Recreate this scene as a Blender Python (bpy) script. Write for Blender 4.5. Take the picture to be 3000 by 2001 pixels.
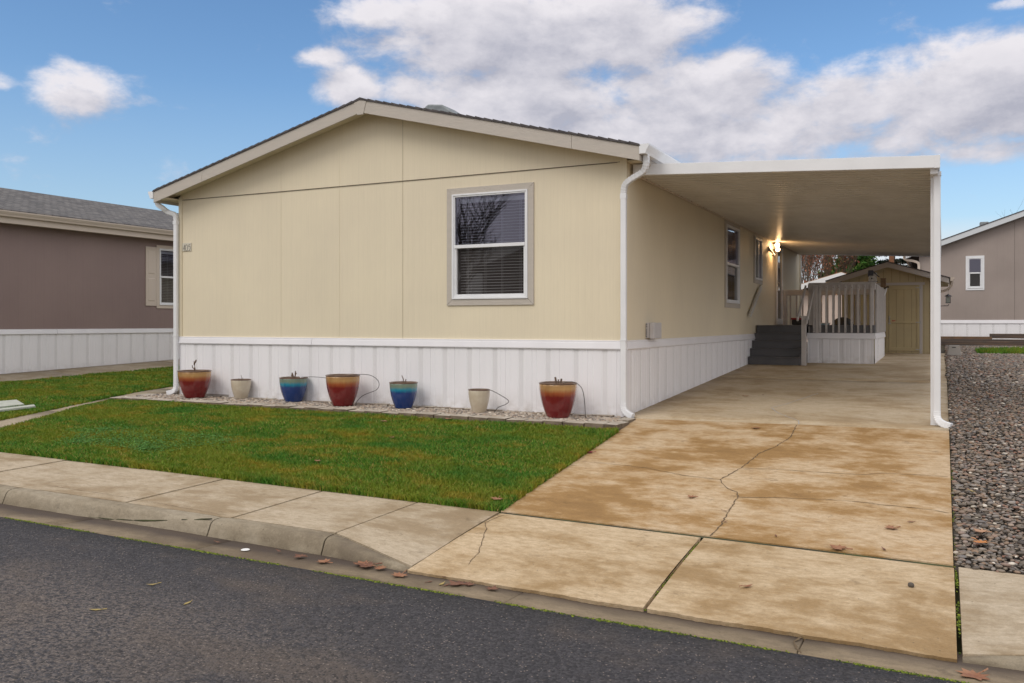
import bpy, bmesh, math, random
import numpy as np
from mathutils import Vector, Matrix
R = math.radians
random.seed(7); rng = np.random.default_rng(7)
for o in list(bpy.data.objects): bpy.data.objects.remove(o)
scn = bpy.context.scene
col = scn.collection

# ------------------------------------------------------------------ camera
cam_d = bpy.data.cameras.new('camera'); cam = bpy.data.objects.new('camera', cam_d); col.objects.link(cam)
cam.location = (3.76, -10.97, 1.224); cam.rotation_euler = (R(90), 0, R(26.4))
cam_d.sensor_width = 36; cam_d.lens = 36*1992/2351; cam_d.shift_y = -41/2351
cam_d.clip_end = 2000; cam_d.clip_start = .05
scn.camera = cam

# ------------------------------------------------------------------ world, sun, exposure
SUN_EL, SUN_AZ = 48, 200            # azimuth clockwise from +Y
SKY = .12
world = bpy.data.worlds.new('World'); scn.world = world; world.use_nodes = True
nt = world.node_tree; nt.nodes.clear()
def N(tree, typ, ins=None, **kw):
    n = tree.nodes.new(typ)
    for k, v in kw.items(): setattr(n, k, v)
    for k, v in (ins or {}).items():
        s = n.inputs[k]
        if hasattr(v, 'bl_idname') and hasattr(v, 'outputs'): v = v.outputs[0]
        if isinstance(v, bpy.types.NodeSocket): tree.links.new(v, s)
        else: s.default_value = v
    return n
def M2(tree, op, a, b=0.0, c=None, clamp=False):
    ins = {0: a, 1: b}
    if c is not None: ins[2] = c
    return N(tree, 'ShaderNodeMath', ins, operation=op, use_clamp=clamp)
sky = N(nt, 'ShaderNodeTexSky', sky_type='NISHITA', sun_disc=False, sun_elevation=R(SUN_EL), sun_rotation=R(SUN_AZ), altitude=100, air_density=1.0, dust_density=.6, ozone_density=2.2)
tc = N(nt, 'ShaderNodeTexCoord')
sx = N(nt, 'ShaderNodeSeparateXYZ', {0: tc.outputs['Generated']})
az = M2(nt, 'ARCTAN2', sx.outputs[0], sx.outputs[1]); el = M2(nt, 'ARCSINE', sx.outputs[2])
P = N(nt, 'ShaderNodeCombineXYZ', {0: az, 1: el, 2: 0.0})
# clouds: centre (azimuth, elevation), radii, weight
BL = [(-.925,.238,.050,.027,1.15),(-1.0,.237,.024,.012,.85),(-.875,.232,.03,.010,.5),(-.672,.292,.032,.012,.7),(-.585,.338,.085,.022,1.15),
      (-.640,.262,.048,.024,.95),(-.575,.262,.05,.026,.9),(-.47,.325,.15,.060,1.45),(-.34,.325,.11,.050,1.3),(-.46,.245,.15,.050,1.4),
      (-.26,.250,.13,.046,1.35),(-.30,.205,.24,.040,1.3),(-.205,.280,.045,.022,.95),(-.12,.222,.12,.050,1.2),(-.09,.262,.05,.025,.75),(.04,.238,.13,.048,1.5),(-.04,.262,.03,.016,.8),
      (.0,.200,.14,.032,1.1),(.05,.172,.06,.014,1.1),(-.1,.168,.13,.013,.9),(.07,.31,.035,.007,.8),(-.52,.21,.09,.022,.8),
      (.6,.25,.35,.12,1.2),(-1.75,.3,.4,.16,1.2)]
def density(vec):
    acc = None
    for (a, e, ra, re, w) in BL:
        d = N(nt, 'ShaderNodeVectorMath', {0: vec, 1: (a, e, 0)}, operation='SUBTRACT')
        d = N(nt, 'ShaderNodeVectorMath', {0: d, 1: (1/ra, 1/re, 0)}, operation='MULTIPLY')
        d = N(nt, 'ShaderNodeVectorMath', {0: d}, operation='LENGTH')
        m = N(nt, 'ShaderNodeMapRange', {'Value': d.outputs['Value'], 'From Min': 1.75, 'From Max': .1, 'To Min': 0.0, 'To Max': w})
        m.interpolation_type = 'SMOOTHSTEP'
        acc = m if acc is None else M2(nt, 'SMOOTH_MAX', acc, m, .22)
    nv = N(nt, 'ShaderNodeVectorMath', {0: vec, 1: (1, 1.7, 1)}, operation='MULTIPLY')
    n1 = N(nt, 'ShaderNodeTexNoise', {'Vector': nv, 'Scale': 13.0, 'Detail': 10.0, 'Roughness': .62, 'Distortion': .15})
    n2 = N(nt, 'ShaderNodeTexNoise', {'Vector': nv, 'Scale': 3.7, 'Detail': 2.0, 'Roughness': .5})
    s = M2(nt, 'MULTIPLY_ADD', n1.outputs[0], 2.0, -1.0)
    s2 = M2(nt, 'MULTIPLY_ADD', n2.outputs[0], .5, -.25)
    s = M2(nt, 'ADD', s, s2)
    return M2(nt, 'ADD', M2(nt, 'SUBTRACT', acc, .42), s), n1
# the sky behind the camera and overhead is overcast
over1 = N(nt, 'ShaderNodeMapRange', {'Value': el, 'From Min': .42, 'From Max': .8})
back = N(nt, 'ShaderNodeMapRange', {'Value': sx.outputs[1], 'From Min': .25, 'From Max': -.25})
sideR = N(nt, 'ShaderNodeMapRange', {'Value': az, 'From Min': .22, 'From Max': .5}); sideL = N(nt, 'ShaderNodeMapRange', {'Value': az, 'From Min': -1.12, 'From Max': -1.4})
over = M2(nt, 'MAXIMUM', M2(nt, 'MAXIMUM', over1, back), M2(nt, 'MAXIMUM', sideR, sideL))
den, nz = density(P)
up = N(nt, 'ShaderNodeVectorMath', {0: P, 1: (-.008, .022, 0)}, operation='ADD')
den2, _ = density(up)
cover = N(nt, 'ShaderNodeMapRange', {'Value': den, 'From Min': -.10, 'From Max': .62}); cover.interpolation_type = 'SMOOTHSTEP'
cover = M2(nt, 'MAXIMUM', cover, over)
ln = N(nt, 'ShaderNodeTexNoise', {'Vector': N(nt, 'ShaderNodeVectorMath', {0: P, 1: (1, 2.0, 1)}, operation='MULTIPLY'), 'Scale': 9.0, 'Detail': 6.0, 'Roughness': .55})
lit = N(nt, 'ShaderNodeMapRange', {'Value': M2(nt, 'ADD', M2(nt, 'SUBTRACT', den, den2), M2(nt, 'MULTIPLY_ADD', ln.outputs[0], 1.6, -.8)), 'From Min': -.55, 'From Max': .62})
thick = N(nt, 'ShaderNodeMapRange', {'Value': den, 'From Min': .3, 'From Max': 1.3, 'To Min': 1.0, 'To Max': .72})
lit = M2(nt, 'MULTIPLY', lit, thick)
haze = N(nt, 'ShaderNodeMapRange', {'Value': el, 'From Min': .26, 'From Max': .02, 'To Max': .55})
k = 1/SKY
ccol = N(nt, 'ShaderNodeMix', {0: lit, 6: (.30*k, .305*k, .36*k, 1), 7: (.58*k, .56*k, .585*k, 1)}, data_type='RGBA')
ocol = N(nt, 'ShaderNodeMix', {0: over, 6: ccol.outputs[2], 7: (.66*k, .645*k, .65*k, 1)}, data_type='RGBA')
hs = N(nt, 'ShaderNodeHueSaturation', {'Saturation': 1.16, 'Value': .82, 'Color': sky})
low = N(nt, 'ShaderNodeMapRange', {'Value': el, 'From Min': .11, 'From Max': .075, 'To Max': .8})
hz = N(nt, 'ShaderNodeMix', {0: haze, 6: hs, 7: (.26*k, .345*k, .44*k, 1)}, data_type='RGBA')
hz = N(nt, 'ShaderNodeMix', {0: low, 6: hz.outputs[2], 7: (.52*k, .53*k, .56*k, 1)}, data_type='RGBA')
fin = N(nt, 'ShaderNodeMix', {0: cover, 6: hz.outputs[2], 7: ocol.outputs[2]}, data_type='RGBA')
bg = N(nt, 'ShaderNodeBackground', {'Color': fin.outputs[2], 'Strength': SKY})
wo = N(nt, 'ShaderNodeOutputWorld', {0: bg})
sd = bpy.data.lights.new('sun', 'SUN'); sd.energy = .75; sd.angle = R(30); sd.color = (1, .94, .86)
so = bpy.data.objects.new('sun', sd); col.objects.link(so)
so.rotation_euler = (R(90-SUN_EL), 0, R(180-SUN_AZ)); so.location = (0, -20, 30)
vs = scn.view_settings; vs.view_transform = 'Standard'; vs.look = 'None'; vs.gamma = 1; vs.use_curve_mapping = False; vs.exposure = 0.6

# ------------------------------------------------------------------ ground heights
def cl(v, a=0., b=1.): return max(a, min(b, v))
def S(X): return -.38-.01*cl(X, -30, 30)
def G(X, Y):
    if Y < -4.38: return S(X)-.02*cl((-4.38-Y)/1.19)
    if Y >= 0:
        r = .0443*Y if Y < 7.9 else (.35+.015*(Y-7.9) if Y < 14 else .4415+.024*(min(Y, 26)-14))
        l = .03*min(Y, 26); t = cl((X+8)/8); z = l*(1-t)+r*t
    else: z = S(X)*min(1, -Y/4.38)
    return z+.1*cl((-X-13.2)/1.2)*cl((Y+4.38)/4)

# ------------------------------------------------------------------ material helpers
MATS = {}
def mat(name, c=(.5,.5,.5), rough=.6, metal=0., spec=.5, c2=None, scale=5., stretch=(1,1,1), detail=4., lo=.35, hi=.65, bump=0., bscale=80., bstretch=(1,1,1), noise_r=.5, extra=None, coat=0.):
    if name in MATS: return MATS[name]
    m = bpy.data.materials.new(name); m.use_nodes = True; t = m.node_tree
    b = t.nodes['Principled BSDF']
    b.inputs['Base Color'].default_value = (*c, 1); b.inputs['Roughness'].default_value = rough
    b.inputs['Metallic'].default_value = metal; b.inputs['Specular IOR Level'].default_value = spec
    if coat: b.inputs['Coat Weight'].default_value = coat; b.inputs['Coat Roughness'].default_value = .12
    tcn = N(t, 'ShaderNodeTexCoord'); v = tcn.outputs['Object']
    colr = None
    if c2 is not None:
        mp = N(t, 'ShaderNodeVectorMath', {0: v, 1: stretch}, operation='MULTIPLY')
        n = N(t, 'ShaderNodeTexNoise', {'Vector': mp, 'Scale': scale, 'Detail': detail, 'Roughness': noise_r})
        r = N(t, 'ShaderNodeMapRange', {'Value': n.outputs[0], 'From Min': lo, 'From Max': hi})
        mx = N(t, 'ShaderNodeMix', {0: r, 6: (*c, 1), 7: (*c2, 1)}, data_type='RGBA'); colr = mx.outputs[2]
    hgt = None
    if bump:
        mp = N(t, 'ShaderNodeVectorMath', {0: v, 1: bstretch}, operation='MULTIPLY')
        n = N(t, 'ShaderNodeTexNoise', {'Vector': mp, 'Scale': bscale, 'Detail': 3.0}); hgt = n.outputs[0]
    nrm = None
    if hgt is not None:
        bn = N(t, 'ShaderNodeBump', {'Height': hgt, 'Strength': bump, 'Distance': .01}); nrm = bn.outputs[0]
    if extra: colr, nrm = extra(t, v, b, colr, nrm)
    if colr is not None: t.links.new(colr, b.inputs['Base Color'])
    if nrm is not None: t.links.new(nrm, b.inputs['Normal'])
    MATS[name] = m; return m
def mixc(t, f, a, b, mode='MIX'):
    return N(t, 'ShaderNodeMix', {0: f, 6: a if not isinstance(a, tuple) else (*a, 1), 7: b if not isinstance(b, tuple) else (*b, 1)}, data_type='RGBA', blend_type=mode).outputs[2]
def noise(t, v, scale, detail=4., stretch=(1,1,1), rough=.5, dist=0., off=(0,0,0)):
    mp = N(t, 'ShaderNodeVectorMath', {0: v, 1: stretch, 2: off}, operation='MULTIPLY_ADD')
    return N(t, 'ShaderNodeTexNoise', {'Vector': mp, 'Scale': scale, 'Detail': detail, 'Roughness': rough, 'Distortion': dist}).outputs[0]
def rampf(t, v, a, b): return N(t, 'ShaderNodeMapRange', {'Value': v, 'From Min': a, 'From Max': b}).outputs[0]

def siding_extra(pitch, seams, hseam):
    def ex(t, v, b, colr, nrm):
        s = N(t, 'ShaderNodeSeparateXYZ', {0: v})
        u = M2(t, 'ADD', s.outputs[0], s.outputs[1])
        w = noise(t, v, 2.3, 1., (3, 3, .02))
        u2 = M2(t, 'MULTIPLY_ADD', w, .03, u.outputs[0])
        f = M2(t, 'FRACT', M2(t, 'DIVIDE', u2, pitch)); f2 = M2(t, 'FRACT', M2(t, 'DIVIDE', u2, pitch*1.618))
        g1 = N(t, 'ShaderNodeMapRange', {'Value': M2(t, 'ABSOLUTE', M2(t, 'SUBTRACT', f, .5)), 'From Min': 0.0, 'From Max': .055}).outputs[0]
        g2 = N(t, 'ShaderNodeMapRange', {'Value': M2(t, 'ABSOLUTE', M2(t, 'SUBTRACT', f2, .5)), 'From Min': 0.0, 'From Max': .03}).outputs[0]
        h = M2(t, 'ADD', M2(t, 'MULTIPLY', g1, .7), M2(t, 'MULTIPLY', g2, .45))
        grain = noise(t, v, 60., 4., (1, 1, .045))
        h = M2(t, 'MULTIPLY_ADD', grain, .55, h)
        bn = N(t, 'ShaderNodeBump', {'Height': h, 'Strength': .26, 'Distance': .005})
        dk = M2(t, 'MULTIPLY_ADD', M2(t, 'MINIMUM', g1, g2), .035, .965)
        gr = M2(t, 'MULTIPLY_ADD', grain, .10, .95)
        sheet = noise(t, v, 1.1, 3., (1, 1, .35))
        gr = M2(t, 'MULTIPLY', gr, M2(t, 'MULTIPLY_ADD', sheet, .12, .94))
        dk = M2(t, 'MULTIPLY', dk, gr)
        cc = N(t, 'ShaderNodeCombineColor', {0: dk, 1: dk, 2: dk})
        base = colr if colr is not None else b.inputs['Base Color'].default_value[:]
        if colr is None: base = tuple(base[:3])
        c = mixc(t, 1.0, base, cc.outputs[0], 'MULTIPLY')
        # faint scuffs low on the wall
        sp = noise(t, v, 9., 8., (1, 1, 1), .7); sp = rampf(t, sp, .70, .76)
        c = mixc(t, M2(t, 'MULTIPLY', sp, .35).outputs[0], c, (.25, .2, .12))
        return c, bn.outputs[0]
    return ex
m_siding = mat('cream_siding', (.76, .675, .505), .58, spec=.25, c2=(.71, .63, .48), scale=.8, lo=.3, hi=.7, extra=siding_extra(.1016, 0, 0))
m_siding_gap = mat('siding_gap', (.16, .13, .09), .8)
m_mauve = mat('mauve_siding', (.245, .175, .165), .55, c2=(.27, .195, .18), scale=.7, extra=siding_extra(.2, 0, 0))
m_taupe = mat('taupe_siding', (.30, .25, .225), .6, c2=(.36, .30, .27), scale=.6, extra=siding_extra(.2, 0, 0))
m_tanshed = mat('tan_shed_siding', (.46, .375, .225), .55, c2=(.42, .345, .205), scale=1., bump=.2, bscale=50, bstretch=(1,1,.05))
m_trim = mat('greige_trim', (.53, .48, .425), .6, spec=.2, c2=(.50, .46, .41), scale=3, stretch=(1,1,6), bump=.5, bscale=30, bstretch=(.6,.6,9))
m_trim_v = mat('greige_trim_upright', (.50, .45, .395), .6, spec=.2, c2=(.50, .46, .41), scale=3, bump=.3, bscale=30, bstretch=(6,6,.5))
m_beige = mat('beige_trim', (.60, .515, .44), .5, bump=.15, bscale=30)
m_white = mat('white_metal', (.78, .79, .81), .32, c2=(.72, .73, .75), scale=3, lo=.4, hi=.75)
m_vinyl = mat('white_vinyl', (.80, .79, .82), .38, c2=(.75, .74, .77), scale=2.2, stretch=(1,1,.4), lo=.4, hi=.75)
def skirt_extra(t, v, b, colr, nrm):
    s = N(t, 'ShaderNodeSeparateXYZ', {0: v})
    d = noise(t, v, 7., 5., (1, 1, 1.5))
    lo = N(t, 'ShaderNodeMapRange', {'Value': s.outputs[2], 'From Min': .30, 'From Max': .0}).outputs[0]
    f = M2(t, 'MULTIPLY', M2(t, 'MULTIPLY', lo, lo), rampf(t, d, .38, .7))
    return mixc(t, M2(t, 'MULTIPLY', f, .55).outputs[0], colr, (.36, .31, .25)), nrm
m_skirt = mat('white_skirting', (.84, .83, .855), .42, c2=(.80, .79, .815), scale=2.2, stretch=(1,1,.4), lo=.4, hi=.75, extra=skirt_extra)
def vent_extra(t, v, b, colr, nrm):
    s = N(t, 'ShaderNodeSeparateXYZ', {0: v})
    u = M2(t, 'ADD', s.outputs[0], s.outputs[1])
    a = M2(t, 'DIVIDE', u, .026); c = M2(t, 'DIVIDE', s.outputs[2], .022)
    p = M2(t, 'FRACT', M2(t, 'ADD', a, c)); q = M2(t, 'FRACT', M2(t, 'SUBTRACT', a, c))
    pa = M2(t, 'LESS_THAN', M2(t, 'ABSOLUTE', M2(t, 'SUBTRACT', p, .5)), .20); qa = M2(t, 'LESS_THAN', M2(t, 'ABSOLUTE', M2(t, 'SUBTRACT', q, .5)), .20)
    f = M2(t, 'MULTIPLY', pa, qa)
    return mixc(t, f.outputs[0], (.84, .83, .85), (.16, .15, .15)), None
m_vent = mat('skirting_vent', (.7, .69, .71), .5, extra=vent_extra)
def shingle_extra(t, v, b, colr, nrm):
    mp = N(t, 'ShaderNodeVectorMath', {0: v, 1: (1, 1, 0)}, operation='MULTIPLY')
    rot = N(t, 'ShaderNodeVectorRotate', {'Vector': mp, 'Angle': R(90)}, rotation_type='Z_AXIS')
    br = N(t, 'ShaderNodeTexBrick', {'Vector': rot, 'Color1': (.09, .085, .085, 1), 'Color2': (.19, .178, .17, 1), 'Mortar': (.035, .033, .033, 1), 'Scale': 1.0, 'Mortar Size': .008, 'Bias': -.1, 'Brick Width': .19, 'Row Height': .135}, offset=.37)
    n = noise(t, v, 120., 2.); n2 = noise(t, v, 2., 3.)
    c = mixc(t, 1.0, br.outputs[0], N(t, 'ShaderNodeCombineColor', {0: M2(t, 'MULTIPLY_ADD', n, .9, .55), 1: M2(t, 'MULTIPLY_ADD', n, .9, .55), 2: M2(t, 'MULTIPLY_ADD', n, .9, .55)}).outputs[0], 'MULTIPLY')
    bn = N(t, 'ShaderNodeBump', {'Height': br.outputs[1], 'Strength': .6, 'Distance': .012}, invert=True)
    return c, bn.outputs[0]
m_shingle = mat('grey_shingles', (.12, .11, .11), .9, extra=shingle_extra)
m_shingle_dark = mat('dark_shingles', (.055, .048, .05), .9, c2=(.10, .09, .09), scale=14, stretch=(1,2,1), bump=.5, bscale=90)
def concrete(name, base, light, stain, amt, seed=0., dots=True):
    def ex(t, v, b, colr, nrm):
        o = (seed, seed*.7, 0)
        n1 = noise(t, v, .8, 8., (1.0, 1.15, 1), .66, .25, o); n2 = noise(t, v, 3.4, 7., (.75, 1.3, 1), .68, .1, o); n3 = noise(t, v, 16., 6., (.6, 1.5, 1), .72, 0, o)
        n4 = noise(t, v, 260., 2.); n5 = noise(t, v, 6., 6., (1, 1, 1), .7, 0., (3+seed, 1, 0))
        s1 = M2(t, 'ADD', M2(t, 'MULTIPLY', n1, .62), M2(t, 'MULTIPLY', n2, .38))
        c = mixc(t, rampf(t, s1, .445, .555), light, base)
        st = M2(t, 'MULTIPLY', rampf(t, s1, .51, .62), amt)
        c = mixc(t, st.outputs[0], c, stain)
        c = mixc(t, M2(t, 'MULTIPLY', rampf(t, n3, .42, .62), .5).outputs[0], c, tuple(x*.80 for x in base))
        c = mixc(t, M2(t, 'MULTIPLY', rampf(t, n5, .60, .72), .5).outputs[0], c, tuple(x*.5 for x in stain))
        n6 = noise(t, v, 70., 3., (.8, 1.2, 1), .7); g = M2(t, 'MULTIPLY', M2(t, 'MULTIPLY_ADD', n4, .5, .75), M2(t, 'MULTIPLY_ADD', n6, .55, .72))
        c = mixc(t, 1.0, c, N(t, 'ShaderNodeCombineColor', {0: g, 1: g, 2: g}).outputs[0], 'MULTIPLY')
        if dots:
            vo = N(t, 'ShaderNodeTexVoronoi', {'Vector': v, 'Scale': 16.0, 'Randomness': 1.0})
            dd = M2(t, 'LESS_THAN', vo.outputs['Distance'], .085); sel = M2(t, 'GREATER_THAN', N(t, 'ShaderNodeSeparateColor', {0: vo.outputs['Color']}).outputs[0], .72)
            c = mixc(t, M2(t, 'MULTIPLY', M2(t, 'MULTIPLY', dd, sel), .6).outputs[0], c, (.10, .075, .05))
        broom = noise(t, v, 200., 2., (.06, 1, 1)); h = M2(t, 'ADD', M2(t, 'MULTIPLY', broom, .5), M2(t, 'MULTIPLY', n4, .8))
        bn = N(t, 'ShaderNodeBump', {'Height': h, 'Strength': .5, 'Distance': .005})
        return c, bn.outputs[0]
    return mat(name, base, .78, extra=ex, spec=.35)
m_drive = concrete('driveway_concrete', (.38, .225, .085), (.57, .435, .285), (.225, .125, .045), .75, 2.)
m_slab = concrete('carport_concrete', (.43, .325, .20), (.54, .445, .32), (.27, .18, .10), .5, 9.)
m_walk = concrete('sidewalk_concrete', (.36, .275, .175), (.50, .415, .305), (.24, .165, .09), .6, 5.)
m_apron = concrete('apron_concrete', (.39, .265, .135), (.58, .45, .295), (.26, .16, .065), .75, 14.)
m_kerb = concrete('kerb_concrete', (.25, .205, .14), (.34, .29, .215), (.14, .11, .08), .8, 21.)
m_pan = concrete('gutter_concrete', (.20, .155, .10), (.27, .21, .14), (.12, .085, .06), .7, 27.)
def silt(m):     # dark silt collected along the foot of the kerb
    t = m.node_tree; b = t.nodes['Principled BSDF']; src = b.inputs['Base Color'].links[0].from_socket; v = N(t, 'ShaderNodeTexCoord').outputs['Object']
    y = N(t, 'ShaderNodeSeparateXYZ', {0: v}).outputs[1]; w = noise(t, v, 2.2, 5., (.7, 1, 1), .6)
    f = N(t, 'ShaderNodeMapRange', {'Value': M2(t, 'MULTIPLY_ADD', w, .22, y), 'From Min': -5.90, 'From Max': -5.74}).outputs[0]
    t.links.new(mixc(t, M2(t, 'MULTIPLY', f, .85).outputs[0], src, (.062, .045, .038)), b.inputs['Base Color'])
silt(m_pan)
m_path = concrete('path_concrete', (.30, .24, .16), (.38, .32, .24), (.22, .17, .10), .6, 33.)
m_joint = mat('joint_dirt', (.035, .03, .018), .95, c2=(.06, .07, .02), scale=3)
m_crack = mat('crack_dirt', (.13, .09, .05), .95)
m_crack_pale = mat('crack_filler', (.40, .40, .40), .8)
def asphalt_extra(t, v, b, colr, nrm):
    vo = N(t, 'ShaderNodeTexVoronoi', {'Vector': v, 'Scale': 70.0, 'Randomness': 1.0})
    sc = N(t, 'ShaderNodeSeparateColor', {0: vo.outputs['Color']})
    n1 = noise(t, v, 1.1, 6., (1, 1, 1), .6, .3); n2 = noise(t, v, 300., 2.)
    s = N(t, 'ShaderNodeSeparateXYZ', {0: v})
    c = mixc(t, sc.outputs[0], (.026, .025, .031), (.085, .080, .088))
    # worn lane where the aggregate shows
    lane = N(t, 'ShaderNodeMapRange', {'Value': s.outputs[1], 'From Min': -6.6, 'From Max': -7.35}).outputs[0]
    lx = N(t, 'ShaderNodeMapRange', {'Value': s.outputs[0], 'From Min': 1.8, 'From Max': -.5}).outputs[0]
    worn = M2(t, 'MULTIPLY', M2(t, 'MULTIPLY', lane, lx), rampf(t, n1, .30, .48))
    worn = M2(t, 'MULTIPLY', worn, rampf(t, noise(t, v, 34., 4., (.8, 1.3, 1), .7), .44, .56))
    c = mixc(t, M2(t, 'MULTIPLY', worn, .62).outputs[0], c, (.26, .215, .185))
    # dusty blotches
    bl = M2(t, 'MULTIPLY', rampf(t, noise(t, v, .9, 5., (.8, 1.5, 1), .6, .2, (4, 2, 0)), .56, .70), .42)
    c = mixc(t, bl.outputs[0], c, (.165, .125, .095))
    sf = M2(t, 'MULTIPLY', rampf(t, noise(t, v, 5.5, 4., (.7, 1.6, 1), .7, .3, (9, 3, 0)), .66, .76), .55)
    c = mixc(t, sf.outputs[0], c, (.22, .17, .13))
    sp = M2(t, 'GREATER_THAN', sc.outputs[1], .90); sp2 = M2(t, 'LESS_THAN', vo.outputs['Distance'], .36)
    c = mixc(t, M2(t, 'MULTIPLY', M2(t, 'MULTIPLY', sp, sp2), .8).outputs[0], c, (.34, .28, .24))
    dk = M2(t, 'LESS_THAN', sc.outputs[2], .16); c = mixc(t, M2(t, 'MULTIPLY', dk, .6).outputs[0], c, (.02, .02, .023))
    h = M2(t, 'ADD', M2(t, 'MULTIPLY', vo.outputs['Distance'], -1.0), M2(t, 'MULTIPLY', n2, .5))
    bn = N(t, 'ShaderNodeBump', {'Height': h, 'Strength': 1.0, 'Distance': .014})
    return c, bn.outputs[0]
m_asphalt = mat('asphalt', (.05, .05, .055), .75, spec=.45, extra=asphalt_extra)
m_earth = mat('earth', (.06, .045, .028), .95, c2=(.10, .08, .045), scale=4)
m_turf = mat('turf_soil', (.045, .06, .012), .95, c2=(.09, .085, .02), scale=3)
def attr_ramp(name, stops, rough=.75, patches=None, trans=0., bump=0.):
    m = bpy.data.materials.new(name); m.use_nodes = True; t = m.node_tree; b = t.nodes['Principled BSDF']
    a = N(t, 'ShaderNodeAttribute', attribute_name='rnd')
    r = N(t, 'ShaderNodeValToRGB', {0: a.outputs['Fac']}); e = r.color_ramp.elements
    r.color_ramp.interpolation = 'LINEAR'
    while len(e) < len(stops): e.new(.5)
    for q, (p, c) in zip(e, stops): q.position = p; q.color = (*c, 1)
    c = r.outputs[0]
    tcn = N(t, 'ShaderNodeTexCoord')
    if patches:
        for (sc, lo, hi, cc, amt, off) in patches:
            c = mixc(t, M2(t, 'MULTIPLY', rampf(t, noise(t, tcn.outputs['Object'], sc, 4., (.7, 1.3, 1), .6, 0, off), lo, hi), amt).outputs[0], c, cc)
    t.links.new(c, b.inputs['Base Color']); b.inputs['Roughness'].default_value = rough
    b.inputs['Specular IOR Level'].default_value = .3
    if bump:
        bn = N(t, 'ShaderNodeBump', {'Height': noise(t, tcn.outputs['Object'], 120., 3.), 'Strength': bump, 'Distance': .005}); t.links.new(bn.outputs[0], b.inputs['Normal'])
    if trans:
        tr = N(t, 'ShaderNodeBsdfTranslucent', {'Color': c}); mx = N(t, 'ShaderNodeMixShader', {0: trans, 1: b, 2: tr})
        out = t.nodes['Material Output']; t.links.new(mx.outputs[0], out.inputs[0])
    MATS[name] = m; return m
m_grass = attr_ramp('grass_blades', [(0, (.055, .155, .016)), (.45, (.10, .25, .022)), (.78, (.18, .32, .032)), (.93, (.33, .27, .06)), (1, (.46, .33, .11))], .6,
    [(.8, .44, .58, (.25, .265, .02), .60, (2, 5, 0)), (2.6, .51, .64, (.42, .27, .03), .52, (7, 1, 0)), (1.2, .52, .66, (.035, .19, .02), .7, (1, 9, 0))], trans=.25)
m_clover = attr_ramp('clover_leaves', [(0, (.05, .17, .025)), (1, (.15, .33, .06))], .6, trans=.2)
m_stone = attr_ramp('river_stones', [(0, (.06, .05, .045)), (.22, (.15, .125, .10)), (.42, (.22, .18, .14)), (.58, (.27, .18, .12)), (.7, (.17, .155, .145)), (.82, (.31, .27, .235)), (.93, (.23, .115, .075)), (.975, (.42, .37, .30)), (1, (.70, .63, .54))], .42, bump=.3)
m_pebble = attr_ramp('bed_pebbles', [(0, (.14, .12, .11)), (.3, (.30, .26, .22)), (.55, (.40, .30, .22)), (.8, (.44, .38, .32)), (1, (.60, .54, .46))], .5, bump=.3)
m_moss = attr_ramp('moss', [(0, (.04, .065, .01)), (.5, (.10, .14, .015)), (1, (.24, .28, .03))], .9)
m_block = mat('edging_block', (.36, .315, .26), .9, c2=(.50, .45, .385), scale=4, lo=.35, hi=.65, bump=.6, bscale=90)
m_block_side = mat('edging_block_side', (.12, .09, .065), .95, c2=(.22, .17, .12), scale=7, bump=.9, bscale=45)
def glaze(name, top, mid, body, h, cut):
    def ex(t, v, b, colr, nrm):
        s = N(t, 'ShaderNodeSeparateXYZ', {0: v})
        n = noise(t, v, 9., 4.); n2 = noise(t, v, 40., 3., (1, 1, .15)); n3 = noise(t, v, 5., 5.)
        z = M2(t, 'MULTIPLY_ADD', n, .03*h/.45, M2(t, 'MULTIPLY_ADD', n2, .03, s.outputs[2]).outputs[0])
        c = mixc(t, rampf(t, z, h*(cut-.06)+.03, h*(cut+.05)+.03), body, mid)
        c = mixc(t, rampf(t, z, h*(cut+.06)+.03, h*(cut+.17)+.03), c, top)
        c = mixc(t, M2(t, 'MULTIPLY', rampf(t, n3, .45, .7), .3).outputs[0], c, tuple(x*.5 for x in body))
        return c, None
    return mat(name, body, .25, extra=ex, coat=.5, spec=.5)
m_rim = mat('pot_rim', (.13, .07, .04), .3, coat=.3)
m_soil = mat('pot_soil', (.03, .02, .013), .95, c2=(.06, .04, .025), scale=30, bump=1., bscale=60)
m_twig = mat('twig_bark', (.10, .065, .045), .9, c2=(.18, .12, .085), scale=30, bump=.5)
m_tube = mat('black_tubing', (.015, .015, .017), .4)
m_paint = mat('deck_paint', (.52, .485, .465), .6, c2=(.45, .42, .40), scale=5, bump=.25, bscale=25, bstretch=(3,3,.4))
m_paint_w = mat('ivory_paint', (.62, .60, .55), .5)
m_step = mat('grey_step_paint', (.085, .085, .09), .5, c2=(.105, .10, .105), scale=4, bump=.3, bscale=25, bstretch=(.4,3,3))
m_black = mat('black', (.015, .014, .015), .45)
m_cover = mat('black_cover', (.02, .02, .022), .6, c2=(.03, .03, .03), scale=8, bump=.6, bscale=12)
m_red = mat('red_plastic', (.25, .012, .012), .3)
m_redlabel = mat('red_sticker', (.42, .03, .02), .4)
m_teal = mat('pale_teal', (.45, .62, .66), .4)
m_galv = mat('galvanised', (.27, .295, .31), .6, metal=.3, c2=(.18, .20, .21), scale=12)
m_steel = mat('hinge_steel', (.40, .39, .37), .45, metal=.5)
m_grey = mat('grey_plastic', (.34, .31, .28), .6)
m_pad = mat('meter_plastic', (.52, .50, .51), .5, c2=(.47, .45, .45), scale=10)
m_paper = mat('sign_ceramic', (.60, .56, .47), .4)
m_bark = mat('bark', (.10, .075, .055), .95, c2=(.16, .13, .10), scale=8, bump=.8, bscale=20)
m_birch = mat('tan_bark', (.20, .15, .11), .95, c2=(.28, .23, .18), scale=8)
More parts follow.
